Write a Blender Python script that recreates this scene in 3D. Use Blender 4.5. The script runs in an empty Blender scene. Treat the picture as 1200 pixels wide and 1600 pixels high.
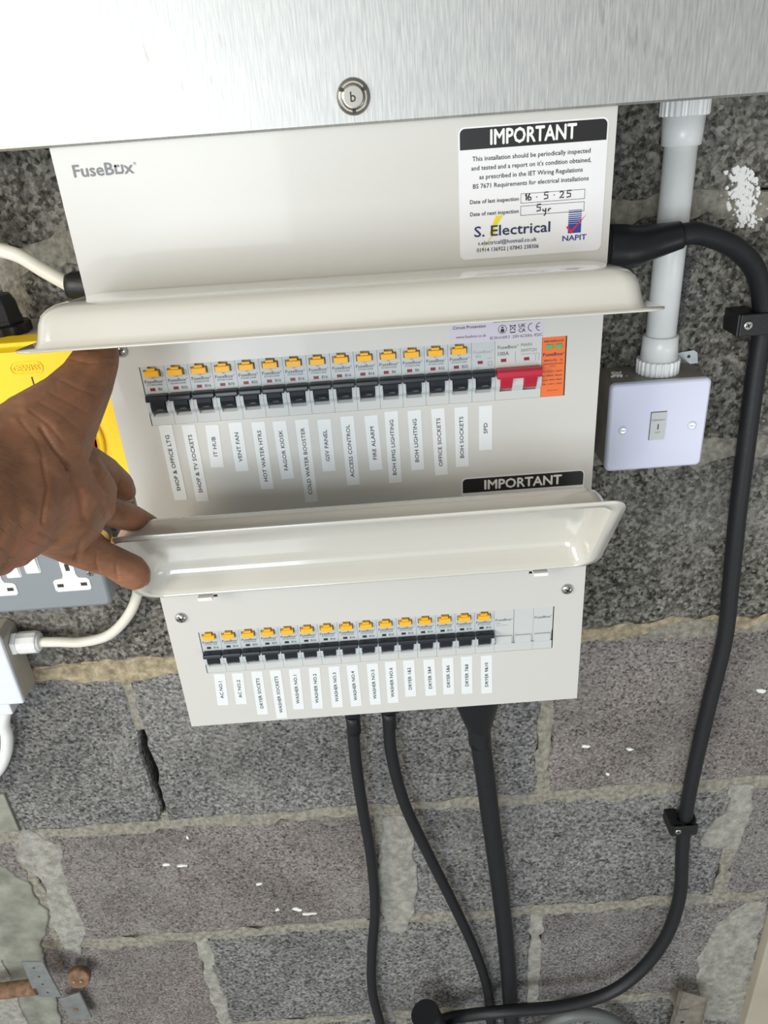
import bpy, bmesh, math, random
from mathutils import Vector, Matrix
random.seed(7)
SC = bpy.context.scene
COL = SC.collection
PI = math.pi
# ------------------------------------------------------------------ camera
H0 = 1.5                                     # height of the lens above the floor
F = 1200.0
PITCH, ROLL, YAW = 0.4921, 0.0745, -0.00196
CAM = Vector((0, -0.554, H0))
fwd = Vector((math.sin(YAW)*math.cos(PITCH), math.cos(YAW)*math.cos(PITCH), -math.sin(PITCH)))
r0 = Vector((math.cos(YAW), -math.sin(YAW), 0)); u0 = r0.cross(fwd)
cr = math.cos(ROLL)*r0 - math.sin(ROLL)*u0
cu = math.sin(ROLL)*r0 + math.cos(ROLL)*u0
cam_d = bpy.data.cameras.new('camera'); cam = bpy.data.objects.new('camera', cam_d); COL.objects.link(cam)
cam.matrix_world = Matrix(((cr.x, cu.x, -fwd.x, CAM.x), (cr.y, cu.y, -fwd.y, CAM.y), (cr.z, cu.z, -fwd.z, CAM.z), (0, 0, 0, 1)))
cam_d.sensor_fit = 'VERTICAL'; cam_d.sensor_height = 36.0; cam_d.lens = 36.0*F/1600.0
cam_d.clip_start = 0.02; cam_d.clip_end = 50
SC.camera = cam
# ------------------------------------------------------------------ world, lights, exposure
SC.view_settings.view_transform = 'Standard'; SC.view_settings.look = 'None'
SC.view_settings.gamma = 1.0; SC.view_settings.use_curve_mapping = False
SC.view_settings.exposure = -0.06
W = bpy.data.worlds.new('world'); SC.world = W; W.use_nodes = True
wn = W.node_tree; wn.nodes.clear()
_o = wn.nodes.new('ShaderNodeOutputWorld'); _b = wn.nodes.new('ShaderNodeBackground')
_b.inputs['Color'].default_value = (0.88, 0.94, 1.0, 1); _b.inputs['Strength'].default_value = 1.05
wn.links.new(_b.outputs[0], _o.inputs[0])
def area(name, loc, target, sx, sy, power, col):
    d = bpy.data.lights.new(name, 'AREA'); d.shape = 'RECTANGLE'; d.size = sx; d.size_y = sy; d.energy = power; d.color = col
    o = bpy.data.objects.new(name, d); COL.objects.link(o); o.location = loc
    o.rotation_euler = (Vector(target)-Vector(loc)).to_track_quat('-Z', 'Y').to_euler()
    return o
area('side_daylight', (-1.45, -1.25, 1.85), (-.1, 0, 1.2), .6, .7, 19, (1.0, 0.90, 0.74))
area('doorway_daylight', (-.95, -3.25, 1.08), (-.95, 0, 1.1), 1.2, 1.75, 56, (0.90, 0.96, 1.0))
area('low_daylight', (1.2, -1.5, 0.45), (0, 0, 1.1), 0.9, 0.5, 5, (0.92, 0.96, 1.0))

# ------------------------------------------------------------------ helpers
def P(u, v, y):
    """point on the plane Y=y that stands behind pixel (u,v) of the 1200x1600 photograph"""
    d = (u-600)/F*cr - (v-800)/F*cu + fwd
    t = (y-CAM.y)/d.y
    return CAM + t*d
def depthscale(p):                            # pixels per metre at p
    return F/((p-CAM).dot(fwd))
class MB:
    def __init__(s): s.v = []; s.f = []; s.m = []; s.sm = []
    def add(s, vs, fs, mat=0, smooth=False):
        b = len(s.v); s.v += [Vector(v) for v in vs]
        for f in fs:
            s.f.append([b+i for i in f]); s.m.append(mat); s.sm.append(smooth)
    def box(s, x0, x1, y0, y1, z0, z1, mat=0):
        s.add([(x, y, z) for x in (x0, x1) for y in (y0, y1) for z in (z0, z1)],
              [(0, 1, 3, 2), (4, 6, 7, 5), (0, 4, 5, 1), (2, 3, 7, 6), (0, 2, 6, 4), (1, 5, 7, 3)], mat)
    def prism(s, pts, y0, y1, mat=0, smooth=False):
        """pts = (x,z) polygon, extruded from y0 (front) to y1"""
        n = len(pts)
        s.add([(x, y0, z) for x, z in pts] + [(x, y1, z) for x, z in pts],
              [list(range(n)), list(range(2*n-1, n-1, -1))], mat)
        b = len(s.v)-2*n
        for i in range(n):
            j = (i+1) % n
            s.f.append([b+i, b+n+i, b+n+j, b+j]); s.m.append(mat); s.sm.append(smooth)
    def tube(s, path, rad, seg=14, mat=0, caps=True):
        path = [Vector(p) for p in path]; n = len(path)
        R = rad if isinstance(rad, (list, tuple)) else [rad]*n
        prev = None; b = len(s.v)
        for i, p in enumerate(path):
            t = (path[min(i+1, n-1)]-path[max(i-1, 0)]).normalized()
            if prev is None:
                a = Vector((0, 1, 0)) if abs(t.y) < .9 else Vector((1, 0, 0))
                a = (a-t*a.dot(t)).normalized()
            else: a = (prev-t*prev.dot(t)).normalized()
            prev = a; c = t.cross(a)
            for k in range(seg):
                q = 2*PI*k/seg; s.v.append(p+(a*math.cos(q)+c*math.sin(q))*R[i])
        for i in range(n-1):
            for k in range(seg):
                l = (k+1) % seg
                s.f.append([b+i*seg+k, b+i*seg+l, b+(i+1)*seg+l, b+(i+1)*seg+k]); s.m.append(mat); s.sm.append(True)
        if caps:
            s.f.append([b+k for k in range(seg)][::-1]); s.m.append(mat); s.sm.append(False)
            s.f.append([b+(n-1)*seg+k for k in range(seg)]); s.m.append(mat); s.sm.append(False)
    def lathe(s, o, ax, prof, seg=24, mat=0, ribs=0, ribd=0, smooth=True):
        """prof = (distance along ax, radius)"""
        o = Vector(o); ax = Vector(ax).normalized()
        a = Vector((0, 0, 1)) if abs(ax.z) < .9 else Vector((1, 0, 0))
        a = (a-ax*a.dot(ax)).normalized(); c = ax.cross(a); b = len(s.v)
        for h, r in prof:
            for k in range(seg):
                q = 2*PI*k/seg; rr = r+(ribd if ribs and (k*ribs*2//seg) % 2 else 0)
                s.v.append(o+ax*h+(a*math.cos(q)+c*math.sin(q))*rr)
        for i in range(len(prof)-1):
            for k in range(seg):
                l = (k+1) % seg
                s.f.append([b+i*seg+k, b+i*seg+l, b+(i+1)*seg+l, b+(i+1)*seg+k]); s.m.append(mat); s.sm.append(smooth)
        n = len(prof)
        s.f.append([b+k for k in range(seg)][::-1]); s.m.append(mat); s.sm.append(False)
        s.f.append([b+(n-1)*seg+k for k in range(seg)]); s.m.append(mat); s.sm.append(False)
    def text(s, body, o, w=None, cap=None, align='l', mat=0, xd=(1, 0, 0), zd=(0, 0, 1), bold=0.0, maxw=None):
        fb = bold if bold >= .009 else 0; bold = 0
        reg = body.endswith('x®'); body = body[:-1] if reg else body
        if reg and w: w *= .93
        vs, fs, x0, x1 = text2d(body, bold)
        o = Vector(o); xd = Vector(xd); zd = Vector(zd)
        ch = CAPH
        if cap is None: sy = sx = w/(x1-x0)
        else:
            sy = cap/ch; sx = w/(x1-x0) if w else sy
            if maxw and sx*(x1-x0) > maxw: sx = maxw/(x1-x0)
        off = {'l': -x0, 'c': -(x0+x1)/2, 'r': -x1}[align]
        for kk, (q, r) in enumerate(((-1, 0), (1, 0), (0, 1), (0, -1)) if fb else ((0, 0),)):
            s.add([o+xd.cross(zd)*(.00003*kk)+xd*((x+off+q*fb*.8)*sx)+zd*((z+r*fb*.8)*sy) for x, z in vs], fs, mat)
        if reg: s.text('®', o+xd*((x1+off)*sx+.0002)+zd*(ch*sy*.55), cap=ch*sy*.45, mat=mat, xd=xd, zd=zd)
    def rot(s, fn): s.v = [Vector(fn(v)) for v in s.v]; return s
TC = {}
def text2d(body, bold=0.0):
    k = (body, bold)
    if k in TC: return TC[k]
    c = bpy.data.curves.new('t', 'FONT'); c.body = body; c.size = 1; c.resolution_u = 2; c.offset = bold; c.fill_mode = 'FRONT'
    o = bpy.data.objects.new('t', c); COL.objects.link(o)
    dg = bpy.context.evaluated_depsgraph_get(); dg.update()
    m = o.evaluated_get(dg).to_mesh()
    vs = [(v.co.x, v.co.y) for v in m.vertices]; fs = [list(p.vertices) for p in m.polygons]
    # front faces must look towards -Y once mapped to XZ
    o.evaluated_get(dg).to_mesh_clear(); bpy.data.objects.remove(o); bpy.data.curves.remove(c)
    xs = [v[0] for v in vs]; TC[k] = (vs, fs, min(xs), max(xs)); return TC[k]
_v, _f, _a, _c = text2d('H'); CAPH = max(z for x, z in _v)-min(z for x, z in _v)
def wloc(o):
    l = Vector((0, 0, 0))
    while o is not None: l = l+o.location; o = o.parent
    return l
def obj(name, mb, mats, parent=None, loc=None, local=False, bevel=0, seg=2, label=None, solid=0, auto=False):
    """link mb as ONE mesh object. local=True: vertices already local and loc is world position"""
    me = bpy.data.meshes.new(name)
    pl = wloc(parent)
    base = Vector(loc) if loc is not None else Vector((0, 0, 0))
    if local: vs = [tuple(v) for v in mb.v]; L = base-pl
    else: vs = [tuple(v-(base if loc is not None else pl)) for v in mb.v]; L = (base-pl) if loc is not None else Vector((0, 0, 0))
    me.from_pydata(vs, [], mb.f)
    if not isinstance(mats, (list, tuple)): mats = [mats]
    for m in mats: me.materials.append(m)
    me.polygons.foreach_set('material_index', mb.m); me.polygons.foreach_set('use_smooth', mb.sm)
    me.update()
    o = bpy.data.objects.new(name, me); COL.objects.link(o); o.location = L
    if parent is not None: o.parent = parent
    if bevel:
        b = o.modifiers.new('bevel', 'BEVEL'); b.width = bevel; b.segments = seg; b.limit_method = 'ANGLE'; b.angle_limit = 0.6
        b.harden_normals = False
    if label: o['label'] = label
    return o
def thing(name, label, cat, loc, group=None):
    o = bpy.data.objects.new(name, None); COL.objects.link(o); o.location = loc; o.empty_display_size = .02
    o['label'] = label; o['category'] = cat
    if group: o['group'] = group
    return o
def tag(o, label, cat, group=None, kind=None):
    o['label'] = label; o['category'] = cat
    if group: o['group'] = group
    if kind: o['kind'] = kind
    return o
def spline(pts, n=10):
    pts = [Vector(p) for p in pts]; out = []
    for i in range(len(pts)-1):
        a, b = pts[i], pts[i+1]; z = pts[i-1] if i else a*2-b; c = pts[i+2] if i+2 < len(pts) else b*2-a
        for k in range(n):
            t = k/n
            out.append(0.5*((2*a)+(b-z)*t+(2*z-5*a+4*b-c)*t*t+(3*a-z-3*b+c)*t**3))
    out.append(pts[-1]); return out
def rrect(x0, x1, z0, z1, r, n=6):
    pts = []
    for cx, cz, a in ((x1-r, z1-r, 0), (x0+r, z1-r, 90), (x0+r, z0+r, 180), (x1-r, z0+r, 270)):
        for k in range(n+1):
            q = math.radians(a+90*k/n); pts.append((cx+r*math.cos(q), cz+r*math.sin(q)))
    return pts

# ------------------------------------------------------------------ materials
def nodes(m):
    nt = m.node_tree; return nt, nt.nodes, nt.links
def mat(name, col, rough=.5, metal=0, coat=0, spec=.5, noise=0, nscale=200, bump=0, bscale=400, sss=0, aniso=0):
    m = bpy.data.materials.new(name); m.use_nodes = True; nt, N, L = nodes(m); b = N['Principled BSDF']
    b.inputs['Base Color'].default_value = (*col, 1); b.inputs['Roughness'].default_value = rough
    b.inputs['Metallic'].default_value = metal; b.inputs['Coat Weight'].default_value = coat
    b.inputs['Coat Roughness'].default_value = .06; b.inputs['Specular IOR Level'].default_value = spec
    tc = N.new('ShaderNodeTexCoord')
    if noise:
        n = N.new('ShaderNodeTexNoise'); n.inputs['Scale'].default_value = nscale; n.inputs['Detail'].default_value = 5
        L.new(tc.outputs['Object'], n.inputs['Vector'])
        mr = N.new('ShaderNodeMapRange'); mr.inputs[1].default_value = .3; mr.inputs[2].default_value = .7
        mr.inputs[3].default_value = 1-noise; mr.inputs[4].default_value = 1+noise
        L.new(n.outputs['Fac'], mr.inputs[0])
        h = N.new('ShaderNodeHueSaturation'); h.inputs['Color'].default_value = (*col, 1)
        L.new(mr.outputs[0], h.inputs['Value']); L.new(h.outputs[0], b.inputs['Base Color'])
    if bump:
        n = N.new('ShaderNodeTexNoise'); n.inputs['Scale'].default_value = bscale; n.inputs['Detail'].default_value = 6
        L.new(tc.outputs['Object'], n.inputs['Vector'])
        bp = N.new('ShaderNodeBump'); bp.inputs['Strength'].default_value = bump; bp.inputs['Distance'].default_value = .0006
        L.new(n.outputs['Fac'], bp.inputs['Height']); L.new(bp.outputs[0], b.inputs['Normal'])
    if sss: b.inputs['Subsurface Weight'].default_value = sss; b.inputs['Subsurface Radius'].default_value = (.006, .002, .001)
    return m
def ramp(N, pts):
    r = N.new('ShaderNodeValToRGB'); e = r.color_ramp.elements
    while len(e) < len(pts): e.new(.5)
    for i, (p, c) in enumerate(pts): e[i].position = p; e[i].color = (*c, 1) if len(c) == 3 else c
    return r
def block_mat(name, dark, mid, light, scale=1.0, rough_bump=1.0):
    """coarse aggregate block: grains, dark pores and pale chips"""
    m = bpy.data.materials.new(name); m.use_nodes = True; nt, N, L = nodes(m); b = N['Principled BSDF']
    b.inputs['Roughness'].default_value = .95; b.inputs['Specular IOR Level'].default_value = .2
    g = N.new('ShaderNodeNewGeometry')
    v = N.new('ShaderNodeTexVoronoi'); v.inputs['Scale'].default_value = 330*scale; L.new(g.outputs['Position'], v.inputs['Vector'])
    n = N.new('ShaderNodeTexNoise'); n.inputs['Scale'].default_value = 240*scale; n.inputs['Detail'].default_value = 4; n.inputs['Roughness'].default_value = .62
    L.new(g.outputs['Position'], n.inputs['Vector'])
    big = N.new('ShaderNodeTexNoise'); big.inputs['Scale'].default_value = 9; big.inputs['Detail'].default_value = 4; L.new(g.outputs['Position'], big.inputs['Vector'])
    mx = N.new('ShaderNodeMath'); mx.operation = 'MULTIPLY_ADD'; mx.inputs[1].default_value = .30
    sep = N.new('ShaderNodeSeparateColor'); L.new(v.outputs['Color'], sep.inputs[0]); L.new(sep.outputs[0], mx.inputs[0])
    sc = N.new('ShaderNodeMath'); sc.operation = 'MULTIPLY'; sc.inputs[1].default_value = .78; L.new(n.outputs['Fac'], sc.inputs[0]); L.new(sc.outputs[0], mx.inputs[2])
    r = ramp(N, [(.34, tuple(c*.38 for c in dark)), (.43, dark), (.54, mid), (.66, light), (.78, tuple(min(1, c*1.35) for c in light))])
    L.new(mx.outputs[0], r.inputs[0])
    mr = N.new('ShaderNodeMapRange'); mr.inputs[1].default_value = .3; mr.inputs[2].default_value = .7; mr.inputs[3].default_value = .62; mr.inputs[4].default_value = .98
    L.new(big.outputs['Fac'], mr.inputs[0])
    h = N.new('ShaderNodeHueSaturation'); L.new(r.outputs[0], h.inputs['Color']); L.new(mr.outputs[0], h.inputs['Value'])
    du = N.new('ShaderNodeTexNoise'); du.inputs['Scale'].default_value = 7.5; du.inputs['Detail'].default_value = 7; du.inputs['Roughness'].default_value = .72; L.new(g.outputs['Position'], du.inputs['Vector'])
    dr = ramp(N, [(.50, (0, 0, 0)), (.66, (.55, .55, .55))]); L.new(du.outputs['Fac'], dr.inputs[0])
    dm = N.new('ShaderNodeMath'); dm.operation = 'MULTIPLY'; L.new(dr.outputs[0], dm.inputs[0]); L.new(n.outputs['Fac'], dm.inputs[1])
    dx = N.new('ShaderNodeMixRGB'); dx.inputs[2].default_value = (.36, .35, .325, 1); L.new(dm.outputs[0], dx.inputs[0]); L.new(h.outputs[0], dx.inputs[1])
    L.new(dx.outputs[0], b.inputs['Base Color'])
    bp = N.new('ShaderNodeBump'); bp.inputs['Strength'].default_value = .8*rough_bump; bp.inputs['Distance'].default_value = .0022
    L.new(mx.outputs[0], bp.inputs['Height']); L.new(bp.outputs[0], b.inputs['Normal'])
    return m
M = {}
M['block_grey'] = block_mat('block_grey', (.125, .122, .118), (.20, .197, .19), (.30, .295, .285), 1.0, .8)
M['block_open'] = block_mat('block_open', (.085, .08, .068), (.155, .147, .127), (.27, .258, .228), .85, 1.3)
M['block_pink'] = block_mat('block_pink', (.165, .145, .135), (.225, .198, .185), (.29, .265, .25), 1.3, .35)
M['block_dense'] = block_mat('block_dense', (.14, .13, .125), (.20, .188, .18), (.28, .265, .255), 1.2, .45)
M['mortar'] = mat('mortar', (.27, .255, .212), .95, noise=.38, nscale=150, bump=3.5, bscale=300, spec=.2)
M['mortar_yellow'] = mat('mortar_yellow', (.35, .295, .20), .95, noise=.4, nscale=130, bump=3.5, bscale=280, spec=.2)
M['mortar_pale'] = mat('mortar_pale', (.31, .303, .27), .95, noise=.3, nscale=110, bump=3, bscale=330, spec=.2)
M['render_smooth'] = mat('render_smooth', (.24, .245, .205), .85, noise=.3, nscale=40, bump=.7, bscale=90, spec=.25)
M['cavity'] = mat('cavity', (.055, .05, .045), 1, bump=1, bscale=300)
M['white_paint'] = mat('white_paint', (.82, .82, .80), .7, bump=1, bscale=500)
M['panel'] = mat('panel', (.605, .598, .57), .34, coat=.18, bump=.05, bscale=900)
M['flap'] = mat('flap', (.64, .62, .56), .17, coat=1.0, bump=.02, bscale=60)
M['seam'] = mat('seam', (.10, .10, .10), .8)
M['plastic_grey'] = mat('plastic_grey', (.50, .54, .56), .42)
M['plastic_light'] = mat('plastic_light', (.56, .58, .575), .45)
M['print_grey'] = mat('print_grey', (.13, .14, .16), .6)
M['print_logo'] = mat('print_logo', (.20, .20, .215), .5)
M['print_soft'] = mat('print_soft', (.30, .32, .34), .6)
M['black_toggle'] = mat('black_toggle', (.010, .014, .02), .32)
M['yellow_button'] = mat('yellow_button', (.90, .47, .02), .4)
M['red_switch'] = mat('red_switch', (.50, .015, .045), .35)
M['flag_red'] = mat('flag_red', (.22, .012, .022), .4)
M['flag_black'] = mat('flag_black', (.02, .018, .018), .5)
M['orange'] = mat('orange', (.82, .165, .03), .5)
M['green_window'] = mat('green_window', (.10, .42, .16), .35)
M['label'] = mat('label', (.76, .79, .80), .35)
M['sticker'] = mat('sticker', (.80, .80, .82), .35)
M['ink'] = mat('ink', (.012, .011, .012), .4)
M['ink_white'] = mat('ink_white', (.85, .85, .83), .4)
M['ink_navy'] = mat('ink_navy', (.02, .03, .10), .4)
M['ink_blue'] = mat('ink_blue', (.03, .055, .28), .4)
M['ink_red'] = mat('ink_red', (.60, .02, .05), .4)
M['ink_yellow'] = mat('ink_yellow', (.80, .66, .02), .4)
M['silver_sticker'] = mat('silver_sticker', (.60, .57, .66), .3)
M['chrome'] = mat('chrome', (.62, .62, .60), .18, metal=1)
M['dark_slot'] = mat('dark_slot', (.03, .028, .025), .5)
M['zinc'] = mat('zinc', (.42, .45, .46), .38, metal=.8, noise=.15, nscale=90)
M['rubber'] = mat('rubber', (.007, .008, .011), .5, bump=.4, bscale=300)
M['rubber_shrink'] = mat('rubber_shrink', (.004, .005, .008), .38, bump=.3, bscale=120)
M['nylon_black'] = mat('nylon_black', (.008, .009, .010), .45, bump=.4, bscale=500)
M['pvc_white'] = mat('pvc_white', (.80, .81, .80), .28, noise=.03, nscale=60)
M['flex_white'] = mat('flex_white', (.80, .77, .68), .38)
M['pattress'] = mat('pattress', (.27, .25, .215), .5, metal=.25, noise=.16, nscale=50)
M['plate_white'] = mat('plate_white', (.68, .70, .86), .3)
M['yellow_box'] = mat('yellow_box', (1.0, .66, .002), .45, bump=.4, bscale=1200)
M['red_knob'] = mat('red_knob', (.62, .012, .02), .35)
M['grey_metal'] = mat('grey_metal', (.245, .27, .295), .42, bump=.4, bscale=1100)
M['box_beige'] = mat('box_beige', (.46, .43, .38), .5, noise=.05)
M['box_white'] = mat('box_white', (.74, .77, .84), .35)
M['gold'] = mat('gold', (.85, .62, .28), .2, metal=1)
M['rust'] = mat('rust', (.21, .12, .07), .75, metal=.2, noise=.4, nscale=120, bump=1, bscale=300)
M['cream_board'] = mat('cream_board', (.42, .38, .30), .6, noise=.08, nscale=12)
M['plaster'] = mat('plaster', (.62, .61, .58), .8)
M['floor'] = mat('floor', (.33, .32, .30), .9, noise=.15, nscale=5)

def steel():
    m = bpy.data.materials.new('galvanised_steel'); m.use_nodes = True; nt, N, L = nodes(m); b = N['Principled BSDF']
    b.inputs['Metallic'].default_value = .72; b.inputs['Roughness'].default_value = .38
    g = N.new('ShaderNodeNewGeometry')
    mp = N.new('ShaderNodeMapping'); mp.inputs['Scale'].default_value = (900, 40, 70); L.new(g.outputs['Position'], mp.inputs[0])
    n = N.new('ShaderNodeTexNoise'); n.inputs['Scale'].default_value = 1; n.inputs['Detail'].default_value = 3; L.new(mp.outputs[0], n.inputs['Vector'])
    mp2 = N.new('ShaderNodeMapping'); mp2.inputs['Scale'].default_value = (260, 30, 55); L.new(g.outputs['Position'], mp2.inputs[0])
    s = N.new('ShaderNodeTexNoise'); s.inputs['Scale'].default_value = 1; s.inputs['Detail'].default_value = 5; L.new(mp2.outputs[0], s.inputs['Vector'])
    reg = N.new('ShaderNodeTexNoise'); reg.inputs['Scale'].default_value = 14; L.new(g.outputs['Position'], reg.inputs['Vector'])
    ad = N.new('ShaderNodeMath'); ad.operation = 'MULTIPLY'; L.new(s.outputs['Fac'], ad.inputs[0]); L.new(reg.outputs['Fac'], ad.inputs[1])
    st = ramp(N, [(.385, (0, 0, 0)), (.48, (.75, .75, .75))]); L.new(ad.outputs[0], st.inputs[0])
    base = ramp(N, [(.3, (.42, .43, .425)), (.7, (.57, .57, .55))]); L.new(n.outputs['Fac'], base.inputs[0])
    mx = N.new('ShaderNodeMixRGB'); mx.inputs[2].default_value = (.36, .335, .31, 1)
    L.new(st.outputs[0], mx.inputs[0]); L.new(base.outputs[0], mx.inputs[1]); L.new(mx.outputs[0], b.inputs['Base Color'])
    bp = N.new('ShaderNodeBump'); bp.inputs['Strength'].default_value = .25; bp.inputs['Distance'].default_value = .0003
    L.new(n.outputs['Fac'], bp.inputs['Height']); L.new(bp.outputs[0], b.inputs['Normal'])
    rr = N.new('ShaderNodeMapRange'); rr.inputs[3].default_value = .40; rr.inputs[4].default_value = .54; L.new(n.outputs['Fac'], rr.inputs[0]); L.new(rr.outputs[0], b.inputs['Roughness'])
    return m
M['steel'] = steel()
def skin():
    m = bpy.data.materials.new('skin'); m.use_nodes = True; nt, N, L = nodes(m); b = N['Principled BSDF']
    b.inputs['Roughness'].default_value = .5; b.inputs['Subsurface Weight'].default_value = .18
    b.inputs['Subsurface Radius'].default_value = (.008, .003, .0015); b.inputs['Subsurface Scale'].default_value = 1
    g = N.new('ShaderNodeNewGeometry')
    n = N.new('ShaderNodeTexNoise'); n.inputs['Scale'].default_value = 38; n.inputs['Detail'].default_value = 4; L.new(g.outputs['Position'], n.inputs['Vector'])
    r = ramp(N, [(.32, (.20, .085, .040)), (.52, (.29, .132, .066)), (.7, (.36, .145, .080))]); L.new(n.outputs['Fac'], r.inputs[0])
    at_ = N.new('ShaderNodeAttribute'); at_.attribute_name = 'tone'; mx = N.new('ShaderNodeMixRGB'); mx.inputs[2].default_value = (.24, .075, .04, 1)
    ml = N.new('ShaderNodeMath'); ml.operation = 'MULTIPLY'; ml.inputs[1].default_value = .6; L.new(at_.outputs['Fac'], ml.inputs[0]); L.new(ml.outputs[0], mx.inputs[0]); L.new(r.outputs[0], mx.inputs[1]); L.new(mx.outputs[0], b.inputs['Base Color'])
    mp = N.new('ShaderNodeMapping'); mp.inputs['Rotation'].default_value = (0, .55, 0); mp.inputs['Scale'].default_value = (60, 90, 420); L.new(g.outputs['Position'], mp.inputs[0])
    w = N.new('ShaderNodeTexNoise'); w.inputs['Scale'].default_value = 1; w.inputs['Detail'].default_value = 5; L.new(mp.outputs[0], w.inputs['Vector'])
    bp = N.new('ShaderNodeBump'); bp.inputs['Strength'].default_value = .85; bp.inputs['Distance'].default_value = .0009
    L.new(w.outputs['Fac'], bp.inputs['Height']); L.new(bp.outputs[0], b.inputs['Normal'])
    return m
M['skin'] = skin()
M['crease'] = mat('crease', (.25, .095, .055), .6)
M['hair'] = mat('hair', (.03, .018, .010), .6)

# ------------------------------------------------------------------ the wall
WY = .115                                    # face of the blockwork
def struct(name, mb, m, **k):
    o = obj(name, mb, m, **k); o['kind'] = 'structure'; return o
mb = MB(); mb.box(-1.6, 1.6, .19, .30, 0, 2.6)
wall = struct('wall_back', mb, M['cavity'])
mb = MB(); mb.box(-2.6, 2.2, -3.4, .30, -.1, 0); struct('floor', mb, M['floor'])
mb = MB(); mb.box(-2.6, 2.2, -3.4, .30, 2.6, 2.7); struct('ceiling', mb, M['plaster'])
mb = MB(); mb.box(2.1, 2.2, -3.4, .30, 0, 2.6); struct('unseen_wall_right', mb, M['plaster'])  # out of view; added to block daylight from the right
mb = MB(); mb.box(.7, 2.1, -3.4, -3.3, 0, 2.6); mb.box(-2.6, .7, -3.4, -3.3, 2.15, 2.6); struct('wall_front', mb, M['plaster'])
def noisy(pts, amp, step=.012, seedv=0):
    """subdivide a closed polygon and jitter it"""
    rnd = random.Random(seedv); out = []
    n = len(pts)
    for i in range(n):
        a, b = pts[i], pts[(i+1) % n]; d = math.dist(a, b); k = max(1, int(d/step))
        w1, w2 = rnd.uniform(0, 6), rnd.uniform(0, 6)
        nx, nz = -(b[1]-a[1])/max(d, 1e-6), (b[0]-a[0])/max(d, 1e-6)
        for j in range(k):
            t = j/k; o = amp*(.7*math.sin(w1+d*t*38)+.5*math.sin(w2+d*t*110))+rnd.uniform(-amp, amp)*.45
            o *= min(1, 4*min(t, 1-t)+.25)
            out.append((a[0]+(b[0]-a[0])*t+nx*o, a[1]+(b[1]-a[1])*t+nz*o))
    return out
def slab(pts, y0, y1, mats, name, amp=.0015, inset=.0035, seedv=0, step=.012, label=None):
    """a rough-edged slab with a rounded arris"""
    q = noisy(pts, amp, step, seedv); n = len(q)
    cx = sum(p[0] for p in q)/n; cz = sum(p[1] for p in q)/n
    mb = MB()
    def shrink(d):
        out = []
        for i in range(n):
            a, b, c = q[i-1], q[i], q[(i+1) % n]
            tx, tz = c[0]-a[0], c[1]-a[1]; l = math.hypot(tx, tz) or 1
            nx, nz = -tz/l, tx/l
            if (cx-b[0])*nx+(cz-b[1])*nz < 0: nx, nz = -nx, -nz
            out.append((b[0]+nx*d, b[1]+nz*d))
        return out
    r1, r2 = shrink(inset*.35), shrink(inset)
    vs = [(x, y1, z) for x, z in q]+[(x, y0+inset*.8, z) for x, z in q]+[(x, y0+inset*.22, z) for x, z in r1]+[(x, y0, z) for x, z in r2]
    fs = []
    for L_ in range(3):
        for i in range(n):
            j = (i+1) % n; fs.append((L_*n+i, L_*n+j, (L_+1)*n+j, (L_+1)*n+i))
    fs.append(list(range(3*n, 4*n)))
    mb.add(vs, fs, 0)
    # orientation independent of winding
    o = obj(name, mb, mats, wall, label=label)
    bm = bmesh.new(); bm.from_mesh(o.data); bmesh.ops.recalc_face_normals(bm, faces=bm.faces)
    big = max(bm.faces, key=lambda f: f.calc_area())
    if big.normal.y > 0: bmesh.ops.reverse_faces(bm, faces=bm.faces)
    bm.to_mesh(o.data); bm.free(); return o
beds = [.35, .13, -.094, -.318, -.528, -.777, -1.0, -1.226, -1.46]       # mortar beds, relative to the lens height
G = .0065
rowx = {0: [-1.2, -.75, -.299, .168, .62, 1.07], 1: [-.94, -.49, -.034, .421, .88, 1.3]}
kinds = {(3, 0): 'block_open', (4, 2): 'block_open', (5, 1): 'block_grey', (5, 2): 'block_grey', (5, 3): 'block_dense', (6, 1): 'block_pink',
         (6, 2): 'block_grey', (6, 3): 'block_grey', (7, 1): 'block_pink', (7, 2): 'block_grey', (7, 3): 'block_dense', (5, 0): 'block_grey'}
sd = 0
for r in range(len(beds)-1):
    z1, z0 = H0+beds[r]-G, H0+beds[r+1]+G
    if z0 < .02: z0 = .02
    xs = rowx[0] if r in (2, 4-0, 7-1+0) and False else rowx[(r+0) % 2]
    # rows counted so that the row between -.528 and -.777 (index 4) has its joints at -.299 and .168
    xs = rowx[0] if r % 2 == 0 else rowx[1]
    for i in range(len(xs)-1):
        sd += 1
        xa, xb = xs[i]+G, xs[i+1]-G
        if r == 4 and i == 2: xa -= .0035
        if r == 4 and i == 1: xb += .0025
        kd = 'block_open' if r <= 3 else 'block_grey'
        if r <= 2: kd = 'block_open'
        if (r, i) in ((5, 1), (6, 1), (4, 3), (5, 0)): kd = 'block_pink'
        if (r, i) in ((5, 3), (6, 3)): kd = 'block_dense'
        slab([(xa, z0), (xb, z0), (xb, z1), (xa, z1)], WY-random.Random(sd).uniform(0, .0022), WY+.075, M[kd], 'concrete_block', amp=.0028, inset=.006, seedv=sd)
def pxpoly(pts, y): return [(P(u, v, y).x, P(u, v, y).z) for u, v in pts]
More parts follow.
